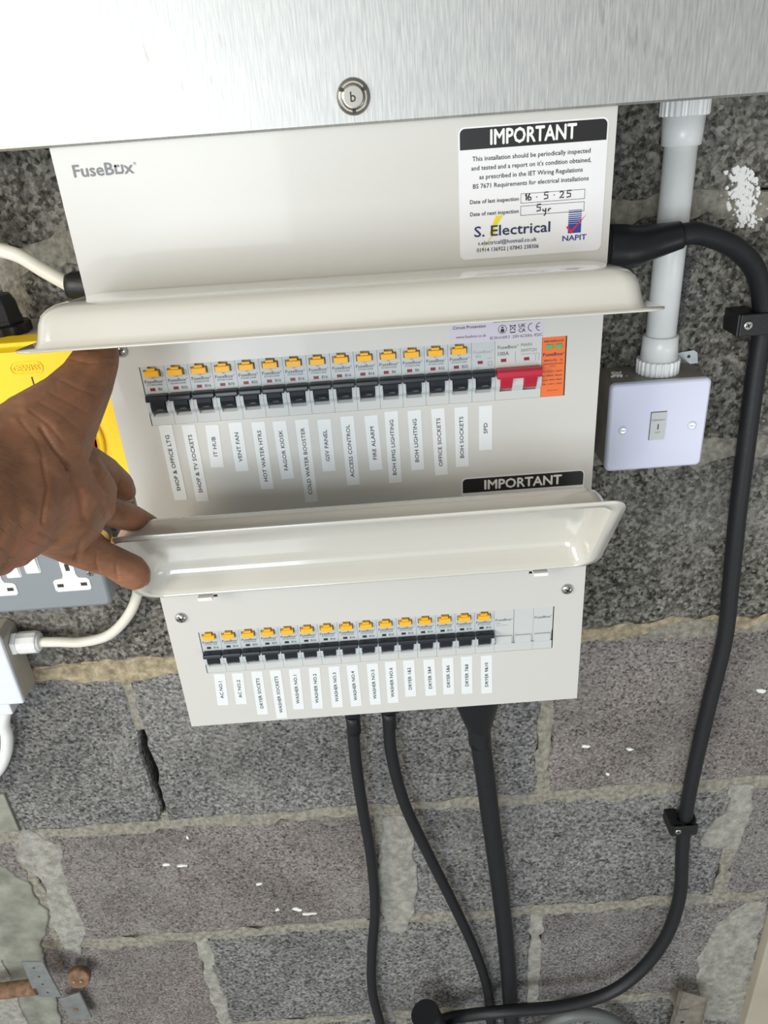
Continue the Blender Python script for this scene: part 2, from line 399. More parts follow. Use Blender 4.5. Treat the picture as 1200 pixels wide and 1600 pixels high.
# bed joints: one smeared ribbon of mortar per bed
for k, zz in enumerate(beds[1:-1]):
    rnd = random.Random(k+50); wup, wdn = .010, .011
    m = M['mortar'] if k != 3 else M['mortar_yellow']
    if k in (4,): wup, wdn = .014, .011
    slab([(-1.25, H0+zz-wdn), (1.25, H0+zz-wdn), (1.25, H0+zz+wup), (-1.25, H0+zz+wup)], WY-.0008, WY+.06, m, 'mortar_bed', amp=.0045, inset=.003, seedv=k+90, step=.009)
for r in range(len(beds)-1):
    z1, z0 = H0+beds[r], max(.02, H0+beds[r+1])
    for x in (rowx[0] if r % 2 == 0 else rowx[1])[1:-1]:
        a, b = z0, z1
        if r == 4 and abs(x+.299) < .01:                # this joint has lost its mortar lower down
            a = P(225, 1140, WY).z
            slab([(x-.01, z0), (x+.011, z0), (x+.008, z0+.022), (x-.008, z0+.018)], WY+.0002, WY+.06, M['mortar_pale'], 'mortar_joint', amp=.0016, inset=.002, seedv=3, step=.006)
        w = .010 if r != 4 or x > 0 else .012
        slab([(x-w, a), (x+w, a), (x+w, b), (x-w, b)], WY-.0006, WY+.06, M['mortar' if r != 6 else 'mortar_pale'], 'mortar_joint', amp=.0032, inset=.003, seedv=int(x*1000)+r, step=.008)
def patch(pts, m, amp=.003, t=.0022, s=1, name='mortar_patch', label=None):
    return slab(pxpoly(pts, WY), WY-t, WY+.02, M[m], name, amp=amp, inset=.0022, seedv=s, step=.007, label=label)
patch([(597, 1272), (640, 1278), (652, 1350), (648, 1425), (628, 1462), (604, 1452), (592, 1380)], 'mortar_pale', s=2)
patch([(515, 1330), (572, 1330), (575, 1440), (520, 1445), (505, 1390)], 'mortar_pale', t=.0012, s=4)
patch([(1138, 1222), (1178, 1226), (1170, 1275), (1150, 1330), (1095, 1320), (1110, 1290), (1135, 1268)], 'mortar_pale', s=5)
patch([(1120, 1440), (1175, 1402), (1198, 1410), (1172, 1540), (1160, 1600), (1095, 1590), (1088, 1500)], 'mortar_pale', amp=.0035, s=6)
patch([(35, 1292), (95, 1318), (112, 1400), (135, 1452), (128, 1492), (100, 1480), (78, 1440), (70, 1380), (28, 1340)], 'mortar_pale', amp=.0035, s=7)
patch([(-60, 1340), (10, 1352), (45, 1376), (62, 1410), (76, 1420), (74, 1455), (66, 1470), (72, 1500), (100, 1610), (-60, 1610)], 'render_smooth', amp=.003, t=.0035, s=8, name='render_patch')
patch([(-40, 1500), (5, 1495), (25, 1540), (48, 1600), (40, 1640), (-60, 1640)], 'mortar_pale', amp=.002, t=.0055, s=9)
patch([(930, 1010), (1010, 990), (1050, 972), (1130, 965), (1130, 995), (1040, 1003), (990, 1015), (935, 1026)], 'mortar', t=.0015, s=11)
patch([(1148, 985), (1210, 962), (1210, 995), (1148, 1010)], 'mortar', t=.0015, s=12)
patch([(60, 1046), (160, 1030), (280, 1022), (290, 1052), (200, 1066), (130, 1068), (60, 1062)], 'mortar_yellow', t=.0022, s=13)
# splash of white paint on the blocks at the right
mb = MB(); rnd = random.Random(4)
for i in range(300):
    t = rnd.random(); u = 1160+rnd.gauss(0, 1)*(7+5*math.sin(t*3.1))+(6 if t > .5 else -2); v = 262+t*92
    p = P(u, v, WY-.0022); n = rnd.randint(5, 8); rr = rnd.uniform(.0004, .0020)
    mb.prism([(p.x+rr*rnd.uniform(.5, 1.2)*math.cos(k*2*PI/n), p.z+1.5*rr*rnd.uniform(.5, 1.2)*math.sin(k*2*PI/n)) for k in range(n)], WY-.0028-rnd.random()*.0003, WY-.0005)
o = obj('paint_splash', mb, M['white_paint'], wall); o['kind'] = 'stuff'; o['label'] = 'white paint splash on the blockwork right of the conduit'
mb = MB(); rnd = random.Random(5)
for u, v, w_, h_ in ((405, 1381, 11, 4), (463, 1421, 16, 5), (483, 1428, 20, 4), (262, 1351, 14, 4), (285, 1353, 16, 3), (293, 1309, 3, 6), (434, 1422, 6, 4), (915, 1166, 10, 5), (985, 1171, 12, 3), (1190, 1080, 14, 5), (10, 1417, 14, 4), (12, 1460, 8, 9), (950, 1210, 5, 4)):
    for k in range(3):
        p = P(u+rnd.uniform(-.3, .3)*w_, v+rnd.uniform(-.3, .3)*h_, WY-.003); n = 8
        mb.prism([(p.x+w_*.0004*rnd.uniform(.5, 1)*math.cos(q*2*PI/n), p.z+h_*.0006*rnd.uniform(.5, 1)*math.sin(q*2*PI/n)) for q in range(n)], WY-.0030-k*.0001, WY-.0005)
o = obj('paint_flecks', mb, M['white_paint'], wall); o['kind'] = 'stuff'
# shiny dried glue strip beside the conduit
mb = MB(); rnd = random.Random(9)
for i in range(260):
    t = rnd.random(); u = 1072-30*t+rnd.uniform(-9, 13)*(1-.3*t); v = 400+t*165
    p = P(u, v, WY-.002); n = rnd.randint(4, 6); rr = rnd.uniform(.0008, .0022); ty = rnd.uniform(0, 6)
    mb.add([(p.x+rr*math.cos(k*2*PI/n), WY-.0030+.0013*math.sin(k*2*PI/n+ty), p.z+rr*math.sin(k*2*PI/n)) for k in range(n)]+[(p.x, WY-.001, p.z)], [list(range(n))[::-1]]+[(k, (k+1) % n, n) for k in range(n)])
M['glue'] = mat('glue', (.10, .10, .105), .12, coat=.6)
o = obj('glue_residue', mb, M['glue'], wall); o['kind'] = 'stuff'; o['label'] = 'shiny dark dried glue on the wall beside the conduit'
# cream board at the right edge
mb = MB(); mb.box(.4945, 1.1, .098, .19, 0, H0-.60); struct('trim_1', mb, M['cream_board'], bevel=.002)
# edge of a grey-green board low on the left
a = P(-8, 1240, .112); b = P(12, 1297, .112)
mb = MB(); mb.prism([(a.x-.03, a.z), (a.x+.012, a.z), (a.x+.012, b.z), (a.x-.03, b.z)], .109, .13)
struct('trim_2', mb, M['render_smooth'], bevel=.001)

# ------------------------------------------------------------------ steel trunking above
t = thing('cable_trunking', 'wide galvanised steel trunking running across the top above the fuse board', 'trunking', (0, WY, H0+.10))
zt = H0-.0135
mb = MB()
prof = [(.1118, zt), (-.0045+.002, zt), (-.0045, zt+.0015), (-.0045, zt+.222), (-.0025, zt+.2245), (.1118, zt+.2245), (.1118, zt+.2225), (-.001, zt+.2225), (-.0025, zt+.221), (-.0025, zt+.003), (-.001, zt+.002), (.1118, zt+.002)]
n = len(prof); vs = [(-1.3, y, z) for y, z in prof]+[(1.3, y, z) for y, z in prof]
mb.add(vs, [(i, (i+1) % n, n+(i+1) % n, n+i) for i in range(n)]+[list(range(n))[::-1], list(range(n, 2*n))])
obj('steel_lid', mb, M['steel'], t)
p = P(552, 151, -.006)
mb = MB(); mb.lathe((p.x, -.0042, p.z), (0, -1, 0), [(0, .0106), (.0012, .0106), (.0026, .0098), (.0034, .0086)], 32)
mb.lathe((p.x, -.0074, p.z), (0, -1, 0), [(0, .0078), (.0006, .0074), (.0009, .006)], 28, 0)
for a_ in (.5, 2.6, 4.7):
    q = Vector((math.cos(a_), 0, math.sin(a_)))
    c = Vector((p.x, -.0078, p.z))+q*.0085
    mb.box(c.x-.0011, c.x+.0011, -.0086, -.007, c.z-.0011, c.z+.0011, 1)
mb.text('b', (p.x-.0002, -.00835, p.z-.0028), cap=.0055, align='c', mat=1, bold=.02)
M['screw_dark'] = mat('screw_dark', (.34, .32, .28), .26, metal=1)
obj('lid_screw', mb, [M['screw_dark'], M['dark_slot']], t, label='round turn-lock lid screw with a stamped mark')

# ------------------------------------------------------------------ consumer unit
X0, X1, Z1, Z0 = -.1988, .1686, H0-.0133, H0-.5127
cu_ = thing('consumer_unit', 'white metal two-row fuse board with both hinged covers held open', 'fuse board', ((X0+X1)/2, WY, Z0))
MX0 = -.1725; PITCHX = .01748
ROW = {0: H0-.1852, 1: H0-.4276}            # centre height of the two rows
def holes_plate(mb, x0, x1, z0, z1, holes, y0, y1, mat=0):
    xs = sorted({x0, x1}|{h[0] for h in holes}|{h[1] for h in holes}); zs = sorted({z0, z1}|{h[2] for h in holes}|{h[3] for h in holes})
    solid = {}
    for i in range(len(xs)-1):
        for j in range(len(zs)-1):
            cx, cz = (xs[i]+xs[i+1])/2, (zs[j]+zs[j+1])/2
            solid[i, j] = not any(h[0] < cx < h[1] and h[2] < cz < h[3] for h in holes)
    for (i, j), s in solid.items():
        if not s: continue
        a, b, c, d = xs[i], xs[i+1], zs[j], zs[j+1]
        mb.add([(a, y0, c), (b, y0, c), (b, y0, d), (a, y0, d)], [(0, 1, 2, 3)], mat)
        mb.add([(a, y1, c), (b, y1, c), (b, y1, d), (a, y1, d)], [(3, 2, 1, 0)], mat)
        for di, dj, q in ((-1, 0, ((a, c), (a, d))), (1, 0, ((b, d), (b, c))), (0, -1, ((b, c), (a, c))), (0, 1, ((a, d), (b, d)))):
            if not solid.get((i+di, j+dj), False):
                (p1, p2), (p3, p4) = q
                mb.add([(p1, y0, p2), (p1, y1, p2), (p3, y1, p4), (p3, y0, p4)], [(3, 2, 1, 0)], mat)
# steel case
mb = MB()
mb.box(X0+.002, X1-.002, .112, .1138, Z0+.002, Z1-.001)
mb.box(X0+.002, X0+.0032, .0015, .112, Z0+.002, Z1-.001); mb.box(X1-.0032, X1-.002, .0015, .112, Z0+.002, Z1-.001)
mb.box(X0+.0032, X1-.0032, .0015, .112, Z0+.002, Z0+.0032); mb.box(X0+.0032, X1-.0032, .0015, .112, Z1-.0022, Z1-.001)
obj('case', mb, M['panel'], cu_)
# front cover with two breaker openings and hinge slots
slots = []
for zr in (H0-.1245, H0-.3665):
    for xx in (-.156, .126): slots.append((xx-.0065, xx+.0065, zr-.0012, zr+.0012))
hl = [(MX0-.0006, MX0+18*PITCHX+.0008, ROW[r]-.0226, ROW[r]+.0236) for r in (0, 1)]
mb = MB(); holes_plate(mb, X0, X1, Z0, Z1, hl+slots, 0, .0012)
for xa, xb, za, zb in ((X0, X0+.0012, Z0, Z1), (X1-.0012, X1, Z0, Z1), (X0, X1, Z0, Z0+.0012), (X0, X1, Z1-.0012, Z1)): mb.box(xa, xb, .0012, .014, za, zb)
front = obj('front_cover', mb, M['panel'], cu_)
# a shallow pressed line under the top edge and thin seams round the openings
# screws in the cover
def pan_screw(name, x, z, parent, r=.0052, rt=.6):
    mb = MB(); mb.lathe((x, 0, z), (0, -1, 0), [(0, r), (.0010, r), (.0022, r*.82), (.0030, r*.5), (.0032, r*.2)], 24)
    for a_ in (rt, rt+PI/2):
        d = Vector((math.cos(a_), 0, math.sin(a_))); e = Vector((-d.z, 0, d.x))
        w, l = r*.12, r*.62
        q = [d*l+e*w, -d*l+e*w, -d*l-e*w, d*l-e*w]
        mb.add([Vector((x, -.0033, z))+v for v in q]+[Vector((x, -.002, z))+v for v in q], [(0, 1, 2, 3), (0, 4, 5, 1), (1, 5, 6, 2), (2, 6, 7, 3), (3, 7, 4, 0)], 1)
    return obj(name, mb, [M['chrome'], M['dark_slot']], parent)
for x, z, a_ in ((-.1848, -.3866, .3), (.1533, -.3863, .9), (-.184, -.1478, .2)):
    pan_screw('cover_screw', x, H0+z, front, rt=a_)
# badge
mb = MB(); zc = H0-.0318; yb = -.0002
def z_at(x): return zc
mb.text('FuseB', (-.1870, yb, zc), w=.0262, cap=.0072, mat=0, bold=.025)
sx = -.1600
for q in ((0, .0050, 0, .0014), (0, .0014, .0014, .0056), (.0002, .0034, .0042, .0056), (.0044, .0058, .0010, .0056)):
    mb.add([(sx+q[0], yb, zc+q[2]), (sx+q[1], yb, zc+q[2]), (sx+q[1], yb, zc+q[3]), (sx+q[0], yb, zc+q[3])], [(0, 1, 2, 3)])
mb.text('x', (-.1540, yb, zc), w=.0062, cap=.0072, mat=0, bold=.02)
mb.text('®', (-.1472, yb, zc+.0048), w=.0018, mat=0)
obj('badge_lettering', mb, M['print_logo'], front, label='grey maker name printed at the top left')

# hinged covers ----------------------------------------------------
def flap(label, pivot, ang, xw0, xw1, L_=.112, d=.0235, tilt=0.0):
    hx = (xw1-xw0)/2; xc = (xw0+xw1)/2
    prof = [(0, 0, 0)]                      # (dd, extra inset)
    rings = [(0, 0, 0, 0, 13, 17), (0, .9, 9.0, 7.0, 12, 14)]
    for dd, e in ((.8, .3), (2.2, 1.2), (5, 2.0), (d*1000-10, 3.8), (d*1000-5.5, 5.6), (d*1000-2.4, 8.8), (d*1000-.6, 12.6), (d*1000, 17.0)):
        rings.append((dd, .9+e, 9.0+e, 7.0+e, 12, 13))
    rings.append((d*1000+.2, 30, 40, 30, 10, 6))
    mb = MB(); n = 0; base = []
    for dd, ih, is_, if_, rf, rh in rings:
        pts = []
        x0, x1, s0, s1 = -hx*1000+is_, hx*1000-is_, ih, L_*1000-if_
        for cx, cs, a, r in ((x1, s1, 0, rf), (x0, s1, 90, rf), (x0, s0, 180, rh), (x1, s0, 270, rh)):
            ccx = cx-r if cx == x1 else cx+r; ccs = cs-r if cs == s1 else cs+r
            for k in range(9):
                q = math.radians(a+90*k/8); pts.append((ccx+r*math.cos(q), ccs+r*math.sin(q), dd))
        n = len(pts); base.append(len(mb.v))
        for x, s, w in pts:
            x, s, w = x/1000, s/1000, w/1000
            out = w*math.cos(ang)+s*math.sin(ang); up = w*math.sin(ang)-s*math.cos(ang)
            mb.v.append(Vector((xc+x, pivot[0]-out, H0+pivot[1]+up+tilt*x)))
    for a, b in zip(base, base[1:]):
        for k in range(n):
            l = (k+1) % n
            mb.f.append([a+k, a+l, b+l, b+k]); mb.m.append(0); mb.sm.append(True)
    mb.f.append([base[-1]+k for k in range(n)]); mb.m.append(0); mb.sm.append(True)
    o = obj('hinged_cover', mb, M['flap'], cu_, label=label)
    s = o.modifiers.new('s', 'SOLIDIFY'); s.thickness = .0011; s.offset = 0
    # hooks that go into the slots
    for xx in (-.156, .126):
        m2 = MB(); m2.box(xx-.006, xx+.006, pivot[0]-.0030, .004, H0+pivot[1]-.0022-.003, H0+pivot[1]-.0012-.001)
        obj('hinge_hook', m2, M['ink_white'], o)
    return o
CXW = (-.2105, .1735)
up = flap('upper hinged cover lifted level, seen from above', (-.002, -.130), math.radians(97), *CXW, tilt=-.006)
low = flap('lower hinged cover tipped up, its hollow inside showing', (-.0140, -.3545), math.radians(146.5), *CXW)

# breakers ----------------------------------------------------------
BW = PITCHX
def tbtn():                                   # T shaped test button
    m = MB(); w = .0053
    m.box(-w, w, -.0030, .001, -.0022, .0022); m.box(-.0030, .0030, -.0022, .001, .0022, .0040); return m
def body_mesh(kind, rating, flagmat):
    """local origin = centre of the visible window (45 mm high), y=0 is the cover face"""
    m = MB(); h = BW/2-.0001
    top = .0236; g = 0
    # upper face, split around the test button pocket
    f = .0002
    if kind == 'rcbo':
        holes_plate(m, -h, h, .0005, top, [(-.0068, .0056, .0160, .0212), (-.0034, .0034, .0212, top-.0001)], f, .004)
        m.box(-.0068, .0056, .0022, .003, .0160, .0235)
    else:
        m.box(-h, h, f, .004, .0005, top)
    # lower part: two cheeks, a recess and the foot
    prof = [(f, .0005), (-.0022, -.0025), (-.0030, -.0065), (-.0026, -.0105), (f, -.0140), (.004, -.0140), (.004, .0005)]
    for xa, xb in ((-h, -.0062), (.0056, h)):
        n = len(prof)
        m.add([(xa, y, z) for y, z in prof]+[(xb, y, z) for y, z in prof], [list(range(n))[::-1], list(range(n, 2*n))]+[(i, (i+1) % n, n+(i+1) % n, n+i) for i in range(n)])
    m.add([(-.0062, .0045, .0005), (.0056, .0045, .0005), (.0056, .0040, -.0125), (-.0062, .0040, -.0125), (.0056, f, -.0158), (-.0062, f, -.0158)], [(0, 3, 2, 1), (3, 5, 4, 2)], 1)
    m.box(-h, -.0062, f, .004, -.0158, -.0140); m.box(.0056, h, f, .004, -.0158, -.0140)
    m.box(-h, h, f, .004, -.0225, -.0158, 1)
    m.box(-h, h, .004, .03, -.024, .024)
    y = f-.00012
    if kind == 'rcbo':
        m.text('TEST', (-.0006, y, .0142), cap=.0008, align='c', mat=2)
        m.text('FuseBox®', (-.0074, y, .0109), w=.0142, cap=.0023, mat=2, bold=.012)
        m.text('RTA061630B', (-.0060, y, .0089), w=.0112, cap=.0013, mat=3, bold=.015)
        m.text(rating, (.0016, y, .0050), cap=.0020, mat=2, bold=.02)
        m.text('6kA 30mA 230V', (-.0062, y, .0020), w=.0126, cap=.0010, mat=3)
        m.box(-.0046, -.0008, y, f, .0047, .0070, 4)
    else:
        m.text('FuseBox®', (-.0074, y, .0150), w=.0142, cap=.0023, mat=3, bold=.008)
        m.text('B32', (-.0055, y, .0118), cap=.0018, mat=3)
        m.box(-.0042, -.0004, y, f, .0070, .0093, 4)
        m.text('230V', (.0030, y, .0105), cap=.0010, mat=3)
        for q in ((.0035, .0065, .0054, .0057), (.0035, .0038, .0054, .0084), (.0062, .0065, .0054, .0084), (.0035, .0065, .0081, .0084)):
            m.box(q[0], q[1], y, f, q[2], q[3], 3)
        m.text('6000', (-.0055, y, .0035), cap=.0010, mat=3)
    me = bpy.data.meshes.new('circuit_breaker'); me.from_pydata([tuple(v) for v in m.v], [], m.f)
    for q in (M['plastic_grey'], M['plastic_light'], M['print_grey'], M['print_soft'], flagmat): me.materials.append(q)
    me.polygons.foreach_set('material_index', m.m); me.update(); return me
def toggle_mesh(red=False):
    m = MB(); w = .0081
    # thick bar across, then the curved tongue going down into the body
    pr = [(.003, .0027), (-.0045, .0026), (-.0062, .0018), (-.0066, -.0010), (-.0060, -.0021), (.003, -.0025)]
    n = len(pr)
    for xa, xb, p_ in ((-w, w, pr), (-.0054, .0049, [(.003, -.001), (-.0052, -.0018), (-.0048, -.0055), (-.0034, -.0096), (-.0008, -.0128), (.0035, -.0135)])):
        n = len(p_)
        m.add([(xa, y, z) for y, z in p_]+[(xb, y, z) for y, z in p_], [list(range(n))[::-1], list(range(n, 2*n))]+[(i, (i+1) % n, n+(i+1) % n, n+i) for i in range(n)])
    if not red:
        a = Vector((0, -.0037, -.0094)); zd = Vector((0, -.0020, .0041)).normalized()
        m.text('I-ON', a+Vector((.0006, -.0004, 0)), cap=.0014, align='c', mat=1, zd=zd)
    me = bpy.data.meshes.new('toggle'); me.from_pydata([tuple(v) for v in m.v], [], m.f)
    me.materials.append(M['red_switch'] if red else M['black_toggle']); me.materials.append(M['print_soft'])
    me.polygons.foreach_set('material_index', m.m); me.update(); return me
TM = toggle_mesh(); TB = tbtn(); BM_ = bpy.data.meshes.new('test_button'); BM_.from_pydata([tuple(v) for v in TB.v], [], TB.f); BM_.materials.append(M['yellow_button'])
cache = {}
def link(name, me, parent, loc, label=None, bev=0):
    o = bpy.data.objects.new(name, me); COL.objects.link(o); o.parent = parent; o.location = loc
    if label: o['label'] = label
    if bev:
        b = o.modifiers.new('b', 'BEVEL'); b.width = bev; b.segments = 2; b.limit_method = 'ANGLE'; b.angle_limit = .5
    return o
def breaker(row, i, kind, rating, flagm, label):
    k = (kind, rating, flagm)
    if k not in cache: cache[k] = body_mesh(kind, rating, M[flagm])
    w = Vector((MX0+(i+.5)*BW, .0, ROW[row]))
    b = link('circuit_breaker', cache[k], cu_, w-cu_.location, label)
    link('toggle', TM, b, (0, 0, 0), None, .0005)
    if kind == 'rcbo': link('test_button', BM_, b, (-.0006, 0, .0184), None, .0004)
    return b
# ---- text strips under the rows
strips_up = [('SHOP & OFFICE LTG', 258, 664, 283, 781), ('SHOP & TV SOCKETS', 294, 664, 317, 783), ('IT HUB', 331, 664, 340, 730), ('VENT FAN', 367, 660, 379, 736),
 ('HOT WATER HTRS', 403, 659, 418, 764), ('FAGOR KIOSK', 436, 657.5, 450, 748), ('COLD WATER BOOSTER', 471, 655, 487, 784), ('GSV PANEL', 506, 655, 514.5, 736),
 ('ACCESS CONTROL', 542, 650, 552.5, 757.5), ('FIRE ALARM', 579.5, 649, 588, 734), ('BOH EMG LIGHTING', 611, 642.5, 618, 754), ('BOH LIGHTING', 647, 641, 653, 734),
 ('OFFICE SOCKETS', 684, 638, 690, 742), ('BOH SOCKETS', 720.5, 636, 722.5, 729), ('SPD', 758.8, 633.8, 758.8, 703)]
strips_low = [('AC NO.1', 342.7, 1053, 349, 1101.7), ('AC NO.2', 371, 1051.5, 377.5, 1100), ('DRYER SOCETS', 401, 1049, 411, 1116), ('WASHER SOCKETS', 430, 1047, 441, 1122),
 ('WASHER NO.1', 460, 1045, 467, 1108), ('WASHER NO.2', 491, 1043, 496.5, 1107), ('WASHER NO.3', 521.5, 1041, 527.7, 1105), ('WASHER NO.4', 550, 1039, 557, 1103),
 ('WASHER NO.5', 581.5, 1036.5, 587, 1100.5), ('WASHER NO.6', 610, 1033.5, 614.5, 1098), ('DRYER 1&2', 638.5, 1031.4, 642, 1088), ('DRYER 3&4', 670, 1030, 673.6, 1086.6),
 ('DRYER 5&6', 699.4, 1027.5, 701.5, 1084.5), ('DRYER 7&8', 729, 1025.4, 730, 1083.6), ('DRYER 9&10', 760, 1024, 760.6, 1083)]
def tw(b):
    t = text2d(b, 0); return (t[3]-t[2])/CAPH
def strip(body, u0, v0, u1, v1):
    a, b = P(u0, v0, 0), P(u1, v1, 0); zd = (a-b); ln = zd.length; zd.normalize(); xd = Vector((zd.z, 0, -zd.x))
    mid = (a+b)/2; hw = .0051
    m = MB(); c = [mid-xd*hw-zd*ln/2, mid+xd*hw-zd*ln/2, mid+xd*hw+zd*ln/2, mid-xd*hw+zd*ln/2]
    m.add([v+Vector((0, -.00025, 0)) for v in c]+c, [(0, 1, 2, 3), (0, 4, 5, 1), (1, 5, 6, 2), (2, 6, 7, 3), (3, 7, 4, 0)])
    # the words read upwards
    m.text(body, mid+xd*.0013+Vector((0, -.00035, 0)), w=min(ln-.0140, tw(body)*.0030*1.22), cap=.0029, align='c', mat=1, xd=zd, zd=-xd, bold=.009)
    obj('text_strip', m, [M['label'], M['ink']], front, label='white strip reading '+body)
for s in strips_up+strips_low: strip(*s)
ratings = ['B6', 'B32', 'B16', 'B10', 'B32', 'B16', 'B16', 'B16', 'B16', 'B16', 'B6', 'B6', 'B32', 'B32']
for i in range(14): breaker(0, i, 'rcbo', ratings[i], 'flag_red', 'grey breaker with red flag and yellow test button above the strip '+strips_up[i][0])
breaker(0, 14, 'mcb', 'B32', 'flag_red', 'grey breaker without a test button above the strip SPD')
rl = ['B16', 'B16', 'B32', 'B32']+['B16']*11
for i in range(15): breaker(1, i, 'rcbo', rl[i], 'flag_black', 'grey breaker with black flag and yellow test button above the strip '+strips_low[i][0])
# main switch (two modules)
def at(row, i): return Vector((MX0+i*BW, 0, ROW[row]))
o0 = at(0, 15); m = MB(); w2 = 2*BW-.0002; f = .0002
m.box(.0001, w2, f, .004, .0005, .0236); m.box(.0001, w2, .004, .03, -.024, .024); m.box(.0001, w2, f, .004, -.0225, -.0158)
for xa, xb in ((.0001, .0035), (.0128, .0210), (.0312, w2)):
    prof = [(f, .0005), (-.0022, -.0025), (-.0030, -.0065), (-.0026, -.0105), (f, -.0158), (.004, -.0158), (.004, .0005)]; n = len(prof)
    m.add([(xa, y, z) for y, z in prof]+[(xb, y, z) for y, z in prof], [list(range(n))[::-1], list(range(n, 2*n))]+[(k, (k+1) % n, n+(k+1) % n, n+k) for k in range(n)])
y = f-.00012
m.text('FuseBox®', (.0020, y, .0172), w=.0150, cap=.0024, mat=1, bold=.01); m.text('100A', (.0022, y, .0122), cap=.0028, mat=1, bold=.012)
m.text('MAIN', (.0192, y, .0180), cap=.0023, mat=1, maxw=.0085); m.text('SWITCH', (.0192, y, .0138), cap=.0023, mat=1, maxw=.0115)
m.text('230V/400V 50/60Hz', (.0192, y, .0116), w=.0140, cap=.0009, mat=2)
m.box(.0044, .0084, y, f, .0072, .0096, 3); m.box(.0216, .0256, y, f, .0072, .0096, 3)
for xx in (.0150, .0300, .0325): m.box(xx, xx+.0004, y, f, .0066, .0146 if xx < .02 else .0112, 2)
msw = obj('main_switch', m, [M['plastic_light'], M['print_grey'], M['print_soft'], M['flag_red']], cu_, loc=o0, local=True, label='double width grey main switch with a red lever')
m = MB(); p_ = [(.003, .0030), (-.0060, .0030), (-.0086, .0020), (-.0090, -.0020), (-.0080, -.0036), (.003, -.0038)]; n = 6
m.add([(.0006, y, z) for y, z in p_]+[(.0338, y, z) for y, z in p_], [list(range(n))[::-1], list(range(n, 2*n))]+[(k, (k+1) % n, n+(k+1) % n, n+k) for k in range(n)])
for xa, xb in ((.0036, .0127), (.0211, .0311)):
    p_ = [(.003, -.001), (-.0072, -.0022), (-.0056, -.0062), (-.0034, -.0100), (-.0008, -.0136), (.0035, -.0145)]
    m.add([(xa, y, z) for y, z in p_]+[(xb, y, z) for y, z in p_], [list(range(n))[::-1], list(range(n, 2*n))]+[(k, (k+1) % n, n+(k+1) % n, n+k) for k in range(n)])
obj('lever', m, M['red_switch'], msw, loc=o0, local=True, bevel=.0006, label='red lever across the main switch')
# orange surge arrester
o0 = at(0, 17); m = MB(); m.box(.0001, BW-.0001, f, .03, -.0225, .0236)
y = f-.00012; m.text('RED:REPLACE', (.0015, y, .0196), w=.0142, cap=.0014, mat=1, bold=.02)
m.text('FuseBox®', (.0008, y, .0092), w=.0158, cap=.0024, mat=1, bold=.02); m.text('SPDCUT2', (.0016, y, .0050), w=.0095, cap=.0014, mat=1, bold=.02); m.text('T2', (.0134, y, .0050), cap=.0014, mat=1, bold=.01)
m.text('SURGE PROTECTION', (.0014, y, .0026), w=.0146, cap=.0009, mat=1, bold=.01); m.text('DEVICE', (.0060, y, .0008), w=.0045, cap=.0009, mat=1)
for k, s in enumerate(('Uc 275V~ 264V', 'In 20kA 20kA', 'Imax 40kA 40kA', 'Up 1.3kV 1.5kV')): m.text(s, (.0010, y, -.0032-.0033*k), w=.0148, cap=.0010, mat=1, bold=.01)
m.text('BS EN 61643-11', (.0048, y, -.0182), w=.0090, cap=.0009, mat=1)
sp = obj('surge_arrester', m, [M['orange'], M['ink_navy']], cu_, loc=o0, local=True, label='orange surge protection module at the right end of the upper row')
for xx in (.0028, .0098):
    m = MB(); m.box(xx, xx+.0050, -.0006, .001, .0146, .0180); obj('status_window', m, M['green_window'], sp, loc=o0, local=True, bevel=.0003, label='green status window')
# blanks at the right end of the lower row
o0 = at(1, 15); m = MB(); f = .0004
def blank(i, w, txt, lab):
    o0 = at(1, i); m = MB(); m.box(.0001, w-.0001, f, .004, -.0020, .0236); m.box(.0001, w-.0001, f, .004, -.0225, -.0140, 1); m.box(.0001, w-.0001, .0022, .03, -.024, .024)
    m.box(.0016, BW-.0016, .0006, .004, -.0140, -.0060, 1)
    if w > BW*1.5: m.box(BW+.0016, w-.0016, .0006, .004, -.0140, -.0060, 1); m.box(BW-.0002, BW+.0002, f-.0001, f, -.0140, .0236, 2)
    m.text('FuseBox®', (.0012, f-.00012, .0118), w=.0150, cap=.0023, mat=2, bold=.01)
    if txt: m.text(txt, (.0014, f-.00012, .0086), cap=.0014, mat=3); m.text('230V 50Hz', (.0014, f-.00012, .0064), w=.0110, cap=.0009, mat=3)
    obj('blank_module', m, [M['plastic_light'], M['plastic_light'], M['print_grey'], M['print_soft']], cu_, loc=o0, local=True, label=lab)
blank(15, 2*BW, '100A', 'double width pale blank filling the lower row')
blank(17, BW, None, 'single width pale blank at the right end of the lower row')

# stickers -----------------------------------------------------------
def quad(m, x0, x1, z0, z1, y, mt): m.add([(x0, y, z0), (x1, y, z0), (x1, y, z1), (x0, y, z1)], [(0, 1, 2, 3)], mt)
m = MB(); sx0, sx1, sz1, sz0 = .0652, .1634, H0-.0194, H0-.1024
m.prism(rrect(sx0, sx1, sz0, sz1, .004), -.0003, 0, 0)
y = -.0004
hd = [(sx0+.0010, sz1-.0135)]+[(sx1-.0010, sz1-.0135)]+[(x, z) for x, z in rrect(sx0+.001, sx1-.001, sz1-.03, sz1-.001, .0034)[:14]]
m.add([(x, y, z) for x, z in hd], [list(range(len(hd)))], 1)
cxs = (sx0+sx1)/2; y2 = -.0005
m.text('IMPORTANT', (cxs, y2, sz1-.0112), w=.0560, cap=.0086, align='c', mat=2, bold=.035)
for k, (s, w) in enumerate((('This installation should be periodically inspected', .078), ('and tested and a report on it\'s condition obtained,', .0795), ('as prescribed in the IET Wiring Regulations', .0690), ('BS 7671 Requirements for electrical installations', .0775))):
    m.text(s, (cxs-.001, y, sz1-.0205-.0056*k), w=w, cap=.0027, align='c', mat=1, bold=.014)
